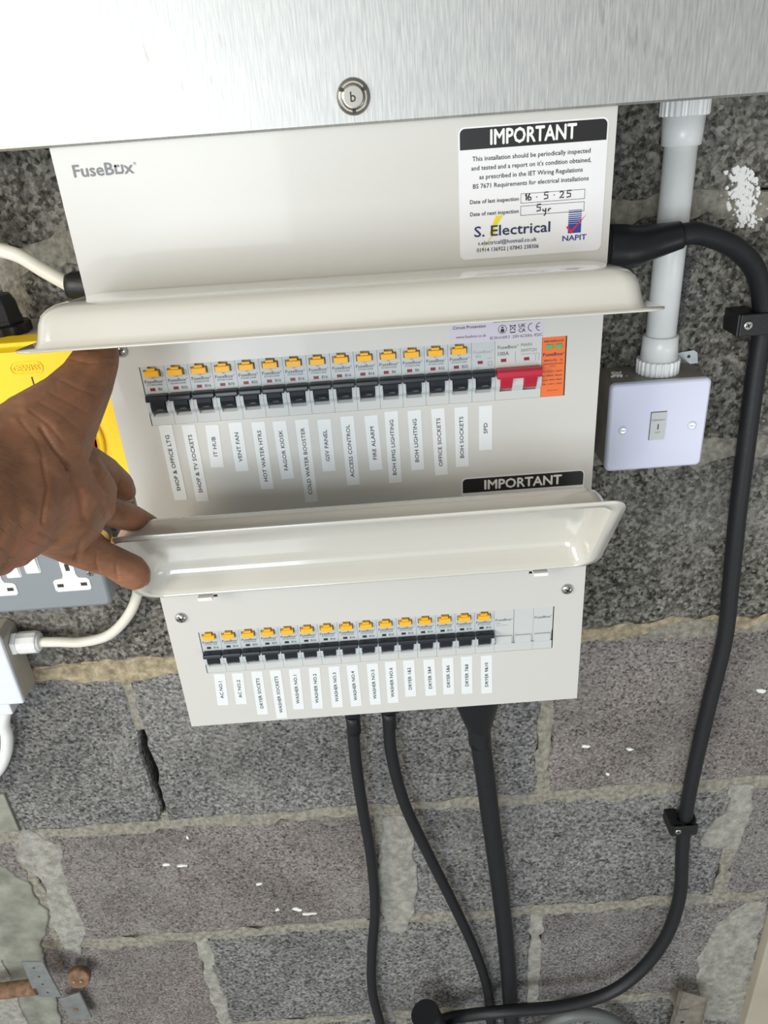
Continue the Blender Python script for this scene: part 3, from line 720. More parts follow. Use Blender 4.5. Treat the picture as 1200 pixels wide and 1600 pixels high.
for k, s in enumerate(('Date of last inspection', 'Date of next inspection')):
    zz = sz1-.0468-.0078*k
    m.text(s, (sx0+.0072, y, zz), w=.0330, cap=.0024, mat=1, bold=.022)
    x0_, x1_, z0_, z1_ = sx0+.0415, sx0+.0850, zz-.0020, zz+.0042
    for q in ((x0_, x1_, z0_, z0_+.0003), (x0_, x1_, z1_-.0003, z1_), (x0_, x0_+.0003, z0_, z1_), (x1_-.0003, x1_, z0_, z1_)): quad(m, *q, y, 1)
def ink(m, pts, w=.00045):
    m.tube([Vector((a, -.0004, b)) for a, b in pts], w, 6, 1)
bx, bz = sx0+.0440, sz1-.0470
def ch(pts, x, z, s=.0042): ink(m, [(x+a*s, z+b*s) for a, b in pts])
ch([(.1, .7), (.3, 1), (.3, 0)], bx, bz); ch([(.7, 1), (.4, .4), (.5, 0), (.9, .05), (.9, .4), (.5, .45)], bx+.0006, bz); ch([(0, .4), (.1, .4)], bx+.0080, bz)
ch([(.8, 1), (.2, 1), (.15, .6), (.7, .55), (.7, .1), (.1, 0)], bx+.0128, bz); ch([(0, .5), (.1, .5)], bx+.0198, bz)
ch([(.0, .8), (.3, 1), (.6, .8), (.5, .5), (0, 0), (.7, .05)], bx+.0238, bz); ch([(.8, 1), (.2, 1), (.15, .6), (.7, .55), (.7, .1), (.1, 0)], bx+.0282, bz)
bz -= .0080
ch([(.8, 1), (.2, 1), (.15, .6), (.7, .55), (.7, .1), (.1, 0)], bx+.0080, bz+.0006); ch([(0, .4), (.1, .1), (.4, .1), (.5, .5), (.45, -.4), (.2, -.6)], bx+.0126, bz); ch([(0, 0), (.05, .35), (.4, .4)], bx+.0164, bz)
lz = sz0
bolt = [(.0305, .0268), (.0250, .0268), (.0195, .0155), (.0225, .0155), (.0095, -.0002+.0012), (.0262, .0190), (.0225, .0190)]
tri = [(.0300, .0278), (.0248, .0276), (.0200, .0160), (.0226, .0158), (.0112, .0016), (.0268, .0190), (.0238, .0192)]
m.add([(sx0+a, -.00036, lz+b) for a, b in tri], [list(range(len(tri)))], 3)
m.text('S. Electrical', (sx0+.0100, y2, lz+.0148), w=.0520, cap=.0066, mat=4, bold=.018)
m.text('s.electrical@hotmail.co.uk', (sx0+.0125, y, lz+.0092), w=.0405, cap=.0026, mat=4, bold=.012)
m.text('01914 136922 | 07843 238306', (sx0+.0115, y, lz+.0046), w=.0430, cap=.0025, mat=4, bold=.012)
for k in range(7): quad(m, sx0+.0745, sx0+.0835, lz+.0190+k*.00135, lz+.0190+k*.00135+.0011-.0001*k, y, 5)
quad(m, sx0+.0745, sx0+.0835, lz+.0126, lz+.0188, y, 5)
ck = [(.0686, .0168), (.0700, .0176), (.0722, .0146), (.0826, .0246), (.0722, .0122)]
m.add([(sx0+a+.0045, y2, lz+b) for a, b in ck], [list(range(5))[::-1]], 6)
m.text('NAPIT', (sx0+.0710, y, lz+.0078), w=.0165, cap=.0034, mat=5, bold=.03)
obj('inspection_sticker', m, [M['sticker'], M['ink'], M['ink_white'], M['ink_yellow'], M['ink_navy'], M['ink_blue'], M['ink_red']], front, label='large white IMPORTANT inspection sticker at the top right')
# second IMPORTANT sticker, half hidden by the lower cover
m = MB(); sx0, sx1, sz1, sz0 = .0628, .1622, H0-.2715, H0-.325
m.prism(rrect(sx0, sx1, sz0, sz1, .004), -.0003, 0, 0)
hd = [(sx0+.0010, sz1-.0135)]+[(sx1-.0010, sz1-.0135)]+[(x, z) for x, z in rrect(sx0+.001, sx1-.001, sz1-.03, sz1-.001, .0034)[:14]]
m.add([(x, y, z) for x, z in hd], [list(range(len(hd)))], 1)
cxs = (sx0+sx1)/2
m.text('IMPORTANT', (cxs, y2, sz1-.0112), w=.0620, cap=.0080, align='c', mat=2, bold=.035)
for k, (s, w) in enumerate((('This installation, or part of it, is protected by a', .079), ('device which automatically switches off the supply', .084), ('if an earth fault develops. Test six-monthly by', .079), ('pressing the button marked \'T\' or \'Test\'.', .07))):
    m.text(s, (cxs+.001, y, sz1-.0190-.0056*k), w=w, cap=.0027, align='c', mat=1, bold=.014)
obj('warning_sticker', m, [M['sticker'], M['ink'], M['ink_white']], front, label='white IMPORTANT sticker half hidden behind the lower cover')
# silver rating sticker above the upper row
m = MB(); a0, a1, b1, b0 = .0565, .1250, H0-.1400, H0-.1612
m.prism([(a0, b0), (a1, b0), (a1, b1), (a0, b1)], -.0003, 0, 0)
m.text('FuseBox', (a0+.0030, y, b1-.0060), w=.020, cap=.003, mat=1, bold=.02)
m.text('Circuit Protection', (a0+.0022, y, b0+.0104), w=.0240, cap=.0022, mat=1, bold=.012); m.text('www.fusebox.co.uk', (a0+.0045, y, b0+.0035), w=.0220, cap=.0021, mat=1, bold=.008)
m.text('BS EN 61439-3   230V AC/50Hz  IP2XC', (a0+.0295, y, b0+.0010), w=.0385, cap=.0021, mat=1, bold=.008)
quad(m, a0+.0315, a1-.0015, b1-.0078, b1-.0073, y, 1)
def ringq(m, cx, cz, r, w, a0_=0, a1_=360, mt=1, n=20, yy=-.0004):
    for k in range(n):
        q0, q1 = math.radians(a0_+(a1_-a0_)*k/n), math.radians(a0_+(a1_-a0_)*(k+1)/n)
        m.add([(cx+r*math.cos(q0), yy, cz+r*math.sin(q0)), (cx+(r-w)*math.cos(q0), yy, cz+(r-w)*math.sin(q0)), (cx+(r-w)*math.cos(q1), yy, cz+(r-w)*math.sin(q1)), (cx+r*math.cos(q1), yy, cz+r*math.sin(q1))], [(0, 1, 2, 3)], mt)
zz = b0+.0080
ringq(m, a0+.0385, zz, .0032, .0004); quad(m, a0+.0372, a0+.0398, zz-.0022, zz+.0002, y, 1); quad(m, a0+.0378, a0+.0392, zz+.0006, zz+.0020, y, 1)
def bar(m, x0, z0, x1, z1, w, mt=1):
    d = Vector((x1-x0, 0, z1-z0)).normalized(); e = Vector((-d.z, 0, d.x))*w/2; a = Vector((x0, y, z0)); b = Vector((x1, y, z1)); m.add([a-e, b-e, b+e, a+e], [(0, 1, 2, 3)], mt)
bar(m, a0+.0438, zz+.0028, a0+.0482, zz-.0018, .0004); bar(m, a0+.0482, zz+.0028, a0+.0438, zz-.0018, .0004); bar(m, a0+.0440, zz+.0024, a0+.0446, zz-.0014, .0004); bar(m, a0+.0480, zz+.0024, a0+.0474, zz-.0014, .0004); bar(m, a0+.0438, zz+.0022, a0+.0482, zz+.0022, .0004); quad(m, a0+.0440, a0+.0480, zz-.0032, zz-.0024, y, 1)
m.text('UK', (a0+.0503, y, zz+.0004), cap=.0026, mat=1, bold=.02, w=.0050); m.text('CA', (a0+.0503, y, zz-.0030), cap=.0026, mat=1, bold=.02, w=.0050)
ringq(m, a0+.0602, zz, .0031, .0005, 90, 270); ringq(m, a0+.0660, zz, .0031, .0005, 90, 270); quad(m, a0+.0632, a0+.0655, zz-.0003, zz+.0003, y, 1)
obj('rating_sticker', m, [M['silver_sticker'], M['ink']], front, label='narrow silver rating sticker above the main switch')

# ------------------------------------------------------------------ emergency test switch, conduit
sw = thing('key_switch', 'square white emergency test key switch on a metal back box below the conduit', 'switch', (.242, WY, H0-.31))
sxa, sxb, sza, szb = .2000, .2862, H0-.2268, H0-.3085
yf = .066
m = MB(); mm = rrect(sxa+.0008, sxb-.0008, szb+.0008, sza-.0008, .003)
m.prism(mm, yf+.006, WY-.0005, 0)
obj('back_box', m, M['pattress'], sw, bevel=.0008)
m = MB(); nrm = rrect(sxa, sxb, szb, sza, .0045, 8); inn = rrect(sxa+.0022, sxb-.0022, szb+.0022, sza-.0022, .0035, 8); n = len(nrm)
vs = [(x, yf+.006, z) for x, z in nrm]+[(x, yf+.0022, z) for x, z in nrm]+[(x, yf+.0006, z) for x, z in rrect(sxa+.0007, sxb-.0007, szb+.0007, sza-.0007, .0042, 8)]+[(x, yf, z) for x, z in inn]
fs = []
for L_ in range(3): fs += [(L_*n+i, (L_+1)*n+i, (L_+1)*n+(i+1) % n, L_*n+(i+1) % n) for i in range(n)]
m.add(vs, fs, 0, True); m.add([(x, yf, z) for x, z in inn], [list(range(n))], 0); m.add([(x, yf+.006, z) for x, z in nrm], [list(range(n))[::-1]], 0)
fp = obj('face_plate', m, M['plate_white'], sw)
cz = (sza+szb)/2+.0008; cx = (sxa+sxb)/2
m = MB(); kx0, kx1, kz0, kz1 = cx-.0066, cx+.0066, cz-.0128, cz+.0128
m.box(kx0-.0004, kx1+.0004, yf-.0002, yf+.001, kz0-.0004, kz1+.0004, 1); m.box(kx0, kx1, yf-.0014, yf+.001, kz0, kz1, 0)
yy = yf-.00155
m.text('EMERGENCY', (cx, yy, cz+.0052), w=.0112, cap=.0014, align='c', mat=2); m.text('TEST', (cx, yy, cz-.0066), w=.0050, cap=.0015, align='c', mat=2)
m.box(cx-.0005, cx+.0005, yy, yf, cz-.0030, cz+.0020, 1)
obj('key_insert', m, [M['plastic_light'], M['dark_slot'], M['print_grey']], sw, label='small grey key insert lettered EMERGENCY TEST')
for xx, dz in ((sxa+.0128, .000), (sxb-.0128, .000)):
    m = MB(); m.lathe((xx, yf+.0001, cz-.002+dz), (0, -1, 0), [(0, .0040), (.0008, .0038), (.0010, .0030)], 24, 0)
    m.lathe((xx, yf-.0008, cz-.002), (0, -1, 0), [(0, .0027), (.0004, .0024)], 20, 1); m.box(xx-.002, xx+.002, yf-.0014, yf-.0011, cz-.0023, cz-.0017, 2)
    obj('plate_screw', m, [M['plate_white'], M['chrome'], M['dark_slot']], fp)
m = MB(); m.prism([(.266, sza-.002), (.292, sza-.002), (.2905, sza+.008), (.287, sza+.0105), (.268, sza+.0085)], WY-.0022, WY-.001, 0)
m.lathe((.283, WY-.0021, sza+.005), (0, -1, 0), [(0, .0016), (.0003, .0015)], 12, 1)
obj('fixing_lug', m, [M['zinc'], M['dark_slot']], sw, label='small zinc lug above the back box')
m = MB(); rnd = random.Random(2)
for i in range(26):
    px = P(965+rnd.gauss(0, 5), 583+rnd.gauss(0, 2.0), .093); rr = rnd.uniform(.0006, .0016)
    m.lathe((px.x, .093+rnd.uniform(-.006, .006), sza-.0006), (rnd.uniform(-.4, .4), rnd.uniform(-.4, .4), 1), [(0, rr*.7), (rr*.6, rr), (rr*1.2, rr*.5)], 6, smooth=False)
o = obj('filler_crumbs', m, M['white_paint'], sw); o['kind'] = 'stuff'; o['label'] = 'white filler crumbs on top of the back box'
cd = thing('conduit', 'upright white plastic conduit with ribbed adaptors between trunking and key switch', 'conduit', (.249, .094, sza))
cxx, cy = .2485, .0945; zb = sza-.0012; ztop = zt+.0005
m = MB(); m.lathe((cxx, cy, zb+.012), (0, 0, 1), [(0, .0125), (ztop-zb-.020, .0125)], 32); obj('pipe', m, M['pvc_white'], cd)
for nm, z0_, s in (('lower', zb, 1), ('upper', ztop, -1)):
    m = MB()
    m.lathe((cxx, cy, z0_), (0, 0, s), [(0, .0165), (.0010, .0172), (.0125, .0172), (.0130, .0162)], 96, ribs=24, ribd=.0011, smooth=False)
    m.lathe((cxx, cy, z0_+s*.0130), (0, 0, s), [(0, .0158), (.0200, .0148), (.0206, .0140)], 32)
    obj('adaptor', m, M['pvc_white'], cd)

# ------------------------------------------------------------------ thick black cable on the right
cb = thing('armoured_cable', 'thick black cable looping from the board side down the right of the wall', 'cable', P(1060, 1400, .1))
pts = [P(985, 383, .060), P(1062, 367, .060), P(1100, 367, .064), P(1150, 388, .075), P(1183, 430, .088), P(1192, 500, .098), P(1181, 580, .1), P(1168, 680, .1), P(1153, 800, .1), P(1143, 900, .101),
       P(1132, 1000, .101), P(1108, 1100, .101), P(1085, 1200, .1), P(1072, 1270, .1), P(1066, 1330, .096), P(1062, 1400, .092), P(1040, 1465, .088), P(1000, 1517, .086), P(950, 1552, .082), P(880, 1572, .076), P(790, 1580, .0725), P(735, 1586, .080), P(700, 1592, .092), P(668, 1606, .098)]
m = MB(); m.tube(spline(pts, 8), .0084, 18); obj('cable_sheath', m, M['rubber'], cb)
m = MB(); a = Vector((X1-.0015, .056, P(960, 385, .056).z))
sp_ = spline([P(945, 387, .058), P(985, 386, .058), P(1020, 378, .060), P(1064, 367, .060)], 8)
m.tube(sp_, [.0172+(.0104-.0172)*max(0, (i/(len(sp_)-1)-.25)/.75)**.9 for i in range(len(sp_))], 22); obj('shrink_boot', m, M['rubber_shrink'], cb, label='tapered black boot where the cable enters the board')
# cleats
def cleat(u, v, yw, label, lw=.026, hz=.0095):
    p = P(u, v, yw); t_ = thing('cable_cleat', label, 'cable clip', (p.x, WY, p.z), 'black cleats on the thick cable')
    x0_, x1_ = p.x-lw, p.x+.014; z0_, z1_ = p.z-hz, p.z+hz
    m = MB(); m.box(x0_, p.x-.0088, .0875, WY, z0_, z1_); m.box(x0_+.002, x1_-.003, .0862, .0905, z0_, z1_)
    arc = [(p.x+.0125*math.cos(q), .1-.0135*math.sin(q)) for q in [PI*k/12 for k in range(13)]]
    inn = [(p.x+.0088*math.cos(q), .1-.0092*math.sin(q)) for q in [PI*k/12 for k in range(13)]]
    for k in range(12):
        a, b, c, d = arc[k], arc[k+1], inn[k+1], inn[k]
        m.add([(a[0], a[1], z0_), (b[0], b[1], z0_), (c[0], c[1], z0_), (d[0], d[1], z0_), (a[0], a[1], z1_), (b[0], b[1], z1_), (c[0], c[1], z1_), (d[0], d[1], z1_)], [(0, 1, 2, 3), (7, 6, 5, 4), (0, 4, 5, 1), (3, 2, 6, 7)])
    m.box(p.x+.0088, p.x+.0125, .1, WY, z0_, z1_)
    obj('strap', m, M['nylon_black'], t_, bevel=.0008)
    m = MB(); m.lathe((x0_+.0085, .0862, p.z), (0, -1, 0), [(0, .0040), (.0008, .0038), (.0012, .003)], 20)
    for a_ in (.5, .5+PI/2):
        d = Vector((math.cos(a_), 0, math.sin(a_))); e = Vector((-d.z, 0, d.x))*.0005; c = Vector((x0_+.0085, .0849, p.z)); m.add([c-d*.0022-e, c+d*.0022-e, c+d*.0022+e, c-d*.0022+e], [(0, 1, 2, 3)], 1)
    obj('cleat_screw', m, [M['chrome'], M['dark_slot']], t_)
cleat(1189, 500, .1, 'black plastic cleat on the thick cable beside the conduit, upper one')
cleat(1070, 1284, .1, 'black plastic cleat on the thick cable low down, below the mortar bed', .022, .0085)

# cables below the board
def tail(name, label, px, r, boot, y_=.09):
    ps = [P(*q) for q in px]
    t_ = thing(name, label, 'cable', ps[len(ps)//2])
    m = MB(); m.tube(spline(ps, 8), r, 16); obj('cable_sheath', m, M['rubber'], t_)
    a = ps[0]; top = Vector((a.x, a.y, Z0+.004)); L_ = boot[1]
    m = MB(); n = 12
    m.tube([top+(P(*boot[2])-top)*(k/n) for k in range(n+1)], [boot[0]+(r*1.12-boot[0])*(0 if k/n < .28 else min(1, (k/n-.28)/.55)**1.1) for k in range(n+1)], 20); obj('shrink_boot', m, M['rubber_shrink'], t_)
tail('black_cable', 'thin black cable leaving the board bottom, leftmost of the three', [(550, 1118, .07), (556, 1190, .082), (566, 1260, .092), (580, 1340, .1), (586, 1420, .1), (581, 1490, .1), (582, 1550, .098), (596, 1606, .098), (612, 1680, .1)], .0068, (.0125, .03, (554, 1143, .074)))
tail('black_cable', 'thin black cable leaving the board bottom, middle one, slanting right', [(607, 1112, .07), (612, 1180, .078), (634, 1260, .088), (672, 1340, .094), (712, 1420, .096), (744, 1490, .098), (762, 1550, .1), (768, 1620, .1), (770, 1680, .1)], .0068, (.0125, .03, (609, 1136, .074)))
tail('black_cable', 'thickest black cable below the board with a large tapered boot', [(742, 1110, .062), (755, 1190, .072), (768, 1290, .082), (780, 1380, .09), (790, 1470, .094), (797, 1560, .098), (802, 1680, .1)], .0112, (.0285, .06, (750, 1160, .07)))

# white cable and gland at the upper left
wc = thing('white_cable', 'white cable entering the left side of the board through a black gland', 'cable', P(60, 420, .05))
m = MB(); m.tube(spline([P(-60, 372, .06), P(-10, 388, .055), P(30, 400, .05), P(70, 424, .05), P(112, 447, .05), P(130, 452, .05)], 8), .0053, 16); obj('cable_sheath', m, M['flex_white'], wc)
p = P(118, 447, .05); m = MB(); m.lathe((X0+.003, .05, p.z-.001), (-1, -.02, .05), [(0, .0112), (.012, .0112), (.0275, .0104), (.0325, .0085), (.0335, .0060)], 28); obj('cable_gland', m, M['nylon_black'], wc, label='domed black gland')

# ------------------------------------------------------------------ yellow isolator
yb = thing('isolator', 'yellow rotary isolator box with a red knob behind the hand', 'isolator', P(60, 700, WY))
yF = .020; zt_ = P(70, 537, yF).z; xr = X0-.0006; xl = -.345; zb_ = zt_-.128
m = MB(); m.prism(rrect(xl, xr-.002, zb_+.002, zt_-.0015, .006), .052, WY, 0); obj('base', m, M['box_beige'], yb, bevel=.0015, label='grey rear half of the isolator')
m = MB()
oo = rrect(xl, xr, zb_, zt_, .006); ii = rrect(xl+.003, xr-.003, zb_+.003, zt_-.003, .005); i2 = rrect(xl+.0055, xr-.0055, zb_+.0055, zt_-.0055, .004); n = len(oo)
vs = [(x, .052, z) for x, z in oo]+[(x, yF+.010, z) for x, z in oo]+[(x, yF+.009, z) for x, z in ii]+[(x, yF, z) for x, z in i2]
fs = []
for L_ in range(3): fs += [(L_*n+i, (L_+1)*n+i, (L_+1)*n+(i+1) % n, L_*n+(i+1) % n) for i in range(n)]
fs.append(list(range(3*n, 4*n))); m.add(vs, fs)
body = obj('lid', m, M['yellow_box'], yb, bevel=.0008)
a, b = P(12, 576, yF), P(70, 572, yF)
m = MB(); w_ = .0125; ccx, ccz = (a.x+b.x)/2, (a.z+b.z)/2-.0003
oo = rrect(ccx-w_, ccx+w_, ccz-.0048, ccz+.0048, .0046); i_ = rrect(ccx-w_+.0008, ccx+w_-.0008, ccz-.0040, ccz+.0040, .0039); n = len(oo)
m.add([(x, yF-.0007, z) for x, z in oo]+[(x, yF-.0007, z) for x, z in i_]+[(x, yF, z) for x, z in oo]+[(x, yF, z) for x, z in i_], [(i, (i+1) % n, n+(i+1) % n, n+i) for i in range(n)]+[(2*n+i, 2*n+(i+1) % n, (i+1) % n, i) for i in range(n)]+[(n+i, n+(i+1) % n, 3*n+(i+1) % n, 3*n+i) for i in range(n)])
tv, tf, t0, t1 = text2d('GEWISS', .02); s_ = .0205/(t1-t0); s2 = .0046/CAPH
nn = len(tv); m.add([(ccx+(x-(t0+t1)/2)*s_, yF-.0008, ccz-.0023+z*s2) for x, z in tv], tf)
edges = {}
for f_ in tf:
    for k in range(len(f_)):
        e = (f_[k], f_[(k+1) % len(f_)]); edges[e] = 1
bd = [e for e in edges if (e[1], e[0]) not in edges]
m.add([(ccx+(x-(t0+t1)/2)*s_, yy_, ccz-.0023+z*s2) for yy_ in (-.0008+yF, yF) for x, z in tv], [(e[0], e[0]+nn, e[1]+nn, e[1]) for e in bd])
obj('raised_lettering', m, M['yellow_box'], body, label='raised maker name in an oval frame')
a = P(52, 597, yF); m = MB(); m.prism([(a.x-.0005, a.z-.0042), (a.x+.0005, a.z-.0042), (a.x+.0005, a.z+.0042), (a.x-.0005, a.z+.0042)], yF-.0003, yF); obj('position_mark', m, M['dark_slot'], body)
kc = P(80, 692, yF)
m = MB(); m.lathe((kc.x, yF+.001, kc.z), (0, -1, 0), [(0, .0425), (.003, .0425), (.004, .0415), (.004, .0370), (.001, .0360), (.001, .002)], 64); obj('dial_ring', m, M['yellow_box'], yb)
m = MB(); m.lathe((kc.x, yF, kc.z), (0, -1, 0), [(0, .0350), (.006, .0350), (.010, .0335), (.012, .029), (.012, .002)], 48); m.box(kc.x-.007, kc.x+.007, yF-.024, yF-.010, kc.z-.026, kc.z+.026); obj('rotary_knob', m, M['red_knob'], yb, bevel=.001, label='red rotary knob')
# gland on top of the isolator
gp = P(14, 520, .075); gx = -.3125+.012
gl = thing('cable_gland', 'big black ribbed cable gland standing on top of the yellow isolator', 'cable gland', (gx, .075, zt_))
m = MB(); g0 = Vector((P(6, 520, .070).x, .070, zt_-.0016))
m.lathe(g0, (0, 0, 1), [(0, .0205), (.0008, .0212), (.0075, .0212), (.0082, .0190)], 48, ribs=12, ribd=.0012, smooth=False)
m.lathe(g0+Vector((0, 0, .0082)), (0, 0, 1), [(0, .0182), (.003, .0182), (.004, .0176), (.016, .0162), (.022, .0130), (.023, .008)], 8, smooth=False)
obj('gland_body', m, M['nylon_black'], gl, bevel=.0005)
m = MB(); m.tube(spline([g0+Vector((0, 0, .028)), g0+Vector((-.002, 0, .05)), g0+Vector((-.02, .005, .08)), g0+Vector((-.06, .01, .10))], 6), .0055, 14); obj('cable_sheath', m, M['pvc_white'], gl)

# ------------------------------------------------------------------ double socket
ys = .066; br = P(170, 940, ys)
ds = thing('double_socket', 'grey metal double socket with white inserts below the hand', 'socket', (P(60, 900, WY).x, WY, br.z))
xr_, zb2 = -.2695, H0-.4125; xl_, zt2 = xr_-.146, zb2+.086
m = MB(); m.prism(rrect(xl_+.001, xr_-.001, zb2+.001, zt2-.001, .005), ys+.006, WY-.0005); obj('back_box', m, M['grey_metal'], ds, bevel=.001)
oo = rrect(xl_, xr_, zb2, zt2, .006, 8); o2 = rrect(xl_+.0008, xr_-.0008, zb2+.0008, zt2-.0008, .0055, 8); i_ = rrect(xl_+.003, xr_-.003, zb2+.003, zt2-.003, .004, 8); n = len(oo)
m = MB(); vs = [(x, ys+.0065, z) for x, z in oo]+[(x, ys+.003, z) for x, z in oo]+[(x, ys+.0008, z) for x, z in o2]+[(x, ys, z) for x, z in i_]; fs = []
for L_ in range(3): fs += [(L_*n+i, (L_+1)*n+i, (L_+1)*n+(i+1) % n, L_*n+(i+1) % n) for i in range(n)]
m.add(vs, fs, 0, True); m.add([(x, ys, z) for x, z in i_], [list(range(n))]); m.add([(x, ys+.0065, z) for x, z in oo], [list(range(n))[::-1]])
obj('face_plate', m, M['grey_metal'], ds)
ec = P(105, 886, ys); cxS = ec.x; czE = ec.z
for dx in (0, -.0720+.002):
    x = cxS+dx; z = czE
    # white T shaped insert: stem for the earth slot, foot for line and neutral
    sh = [(x-.0062, z+.0085), (x+.0062, z+.0085), (x+.0062, z-.0080), (x+.0078, z-.0120), (x+.0150, z-.0130), (x+.0172, z-.0150), (x+.0172, z-.0245), (x+.0152, z-.0265), (x-.0152, z-.0265), (x-.0172, z-.0245), (x-.0172, z-.0150), (x-.0150, z-.0130), (x-.0078, z-.0120), (x-.0062, z-.0080)]
    m = MB(); m.prism(sh, ys-.0008, ys+.001, 0)
    m.box(x-.0022, x+.0022, ys-.0009, ys, z-.0040, z+.0040, 1)
    for sgn in (-1, 1): m.box(x+sgn*.0111-.0032, x+sgn*.0111+.0032, ys-.0009, ys, z-.0215, z-.0175, 1)
    obj('socket_insert', m, [M['ink_white'], M['dark_slot']], ds, bevel=.0004)
for u, v in ((48, 880), (18, 887)):
    q = P(u, v, ys); m = MB(); m.prism(rrect(q.x-.0072, q.x+.0072, q.z-.0112, q.z+.0135, .002), ys-.0006, ys+.001)
    m.add([(q.x-.0062, ys-.0010, q.z-.0102), (q.x+.0062, ys-.0010, q.z-.0102), (q.x+.0062, ys-.0036, q.z+.0122), (q.x-.0062, ys-.0036, q.z+.0122), (q.x+.0062, ys, q.z+.0125), (q.x-.0062, ys, q.z+.0125)], [(0, 1, 2, 3), (3, 2, 4, 5), (1, 4, 2), (0, 3, 5)])
    obj('rocker_switch', m, M['ink_white'], ds, bevel=.0006)
q = P(141, 895, ys); m = MB(); m.lathe((q.x, ys, q.z), (0, -1, 0), [(0, .0036), (.0008, .0034), (.0014, .0022)], 20); m.box(q.x-.0024, q.x+.0024, ys-.0017, ys-.0012, q.z-.0004, q.z+.0004, 1); m.box(q.x-.0004, q.x+.0004, ys-.0017, ys-.0012, q.z-.0024, q.z+.0024, 1)
obj('plate_screw', m, [M['chrome'], M['dark_slot']], ds)

# white flexible cable with compression gland and box, lower left
fb = thing('junction_box', 'pale plastic junction box at the left edge below the socket', 'junction box', (-.43, WY, H0-.536))
bx1 = -.3955; ztb = P(25, 972, .105).z; zbb = H0-.5355
m = MB(); m.prism([(bx1-.09, zbb), (bx1, zbb), (bx1, ztb-.006), (bx1-.006, ztb), (bx1-.09, ztb)], .084, WY-.0005); obj('box_base', m, M['box_beige'], fb, bevel=.0015)
m = MB(); m.prism([(bx1-.09, zbb-.001), (bx1+.0002, zbb-.001), (bx1+.0002, ztb+.001), (bx1-.09, ztb+.001)], .078, .0838); obj('box_cover', m, M['box_white'], fb, bevel=.002)
m = MB(); m.box(bx1-.09, bx1-.018, .082, WY-.0005, zbb-.018, zbb-.0002); obj('cable_shroud', m, M['box_white'], fb, bevel=.0015)
gz = P(45, 1004, .098).z
m = MB(); go = Vector((bx1, .0985, gz))
m.lathe(go, (1, 0, 0), [(0, .0118), (.0008, .0125), (.0055, .0125), (.006, .0110)], 6, smooth=False); m.lathe(go+Vector((.006, 0, 0)), (1, 0, 0), [(0, .0112), (.001, .0118), (.018, .0118), (.020, .0112)], 12, smooth=False); m.lathe(go+Vector((.020, 0, 0)), (1, 0, 0), [(0, .0112), (.004, .0106), (.008, .0090), (.0085, .006)], 24)
obj('compression_gland', m, M['pvc_white'], fb, bevel=.0004, label='white compression gland')
wf = thing('white_cable', 'white cable curving from the junction box gland up behind the hand', 'cable', P(150, 1000, .1))
m = MB(); m.tube(spline([go+Vector((.018, 0, 0)), P(92, 1003, .098), P(130, 1003, .100), P(170, 992, .101), P(200, 962, .101), P(215, 925, .1), P(214, 880, .098), P(205, 840, .095), P(190, 800, .09), P(185, 760, .09)], 8), .0053, 16); obj('cable_sheath', m, M['flex_white'], wf)
wl = thing('white_cable', 'short white cable looping below the junction box at the left edge', 'cable', P(10, 1150, .1))
m = MB(); m.tube(spline([Vector((bx1-.027, .100, zbb-.010)), P(6, 1128, .1), P(11, 1150, .1), P(9, 1178, .1), P(-4, 1205, .1), P(-30, 1225, .1), P(-90, 1235, .1)], 8), .0066, 16); obj('cable_sheath', m, M['pvc_white'], wl)

# ------------------------------------------------------------------ door bolt, lower left
db = thing('door_bolt', 'old rusty door bolt with painted plates at the lower left', 'door bolt', P(70, 1540, WY))
m = MB(); a, b = P(-60, 1556, .085), P(60, 1541, .085); sp_ = [a+(b-a)*k/10 for k in range(11)]; m.tube(sp_, .0105, 18); obj('bolt_rod', m, M['rust'], db)
m = MB(); c = P(122, 1533, .088); m.lathe(c+Vector((0, .010, 0)), (0.1, -1, .25), [(0, .0150), (.009, .0152), (.0105, .0138)], 32)
for dx in (-.005, .0045):
    m.lathe(c+Vector((dx, -.0012, .001)), (0.1, -1, .25), [(0, .0018), (.0012, .0017)], 10, 1)
obj('bolt_knob', m, [M['rust'], M['mortar_pale']], db, label='round rusty bolt end')
m = MB(); qs = [P(34, 1504, .078), P(67, 1504, .078), P(96, 1558, .078), P(56, 1558, .078)]; nq = len(qs)
m.add(qs+[q+Vector((0, .0025, 0)) for q in qs], [(3, 2, 1, 0), (4, 5, 6, 7)]+[(i, (i+1) % 4, 4+(i+1) % 4, 4+i) for i in range(4)])
for t_ in ((.45, .15), (.5, .4), (.5, .62), (.55, .86)):
    q = qs[0].lerp(qs[1], t_[0]).lerp(qs[3].lerp(qs[2], t_[0]), t_[1]); m.lathe(q+Vector((0, -.0001, 0)), (0, -1, 0), [(0, .0016), (.0002, .0015)], 10, 1)
obj('keeper_plate', m, [M['zinc'], M['dark_slot']], db, bevel=.0006, label='chipped zinc plate over the rod')
m = MB(); qs = [P(92, 1562, .1), P(124, 1552, .1), P(144, 1592, .1), P(112, 1596, .1)]
m.add(qs+[q+Vector((0, .003, 0)) for q in qs], [(3, 2, 1, 0), (4, 5, 6, 7)]+[(i, (i+1) % 4, 4+(i+1) % 4, 4+i) for i in range(4)])
q = P(118, 1578, .1); m.lathe(q+Vector((0, -.0001, 0)), (0, -1, 0), [(0, .004), (.001, .0036)], 14, 1)
m.box(c.x-.006, c.x+.006, .092, WY, c.z-.02, c.z+.004)
obj('fixing_plate', m, [M['zinc'], M['rust']], db, bevel=.0006)

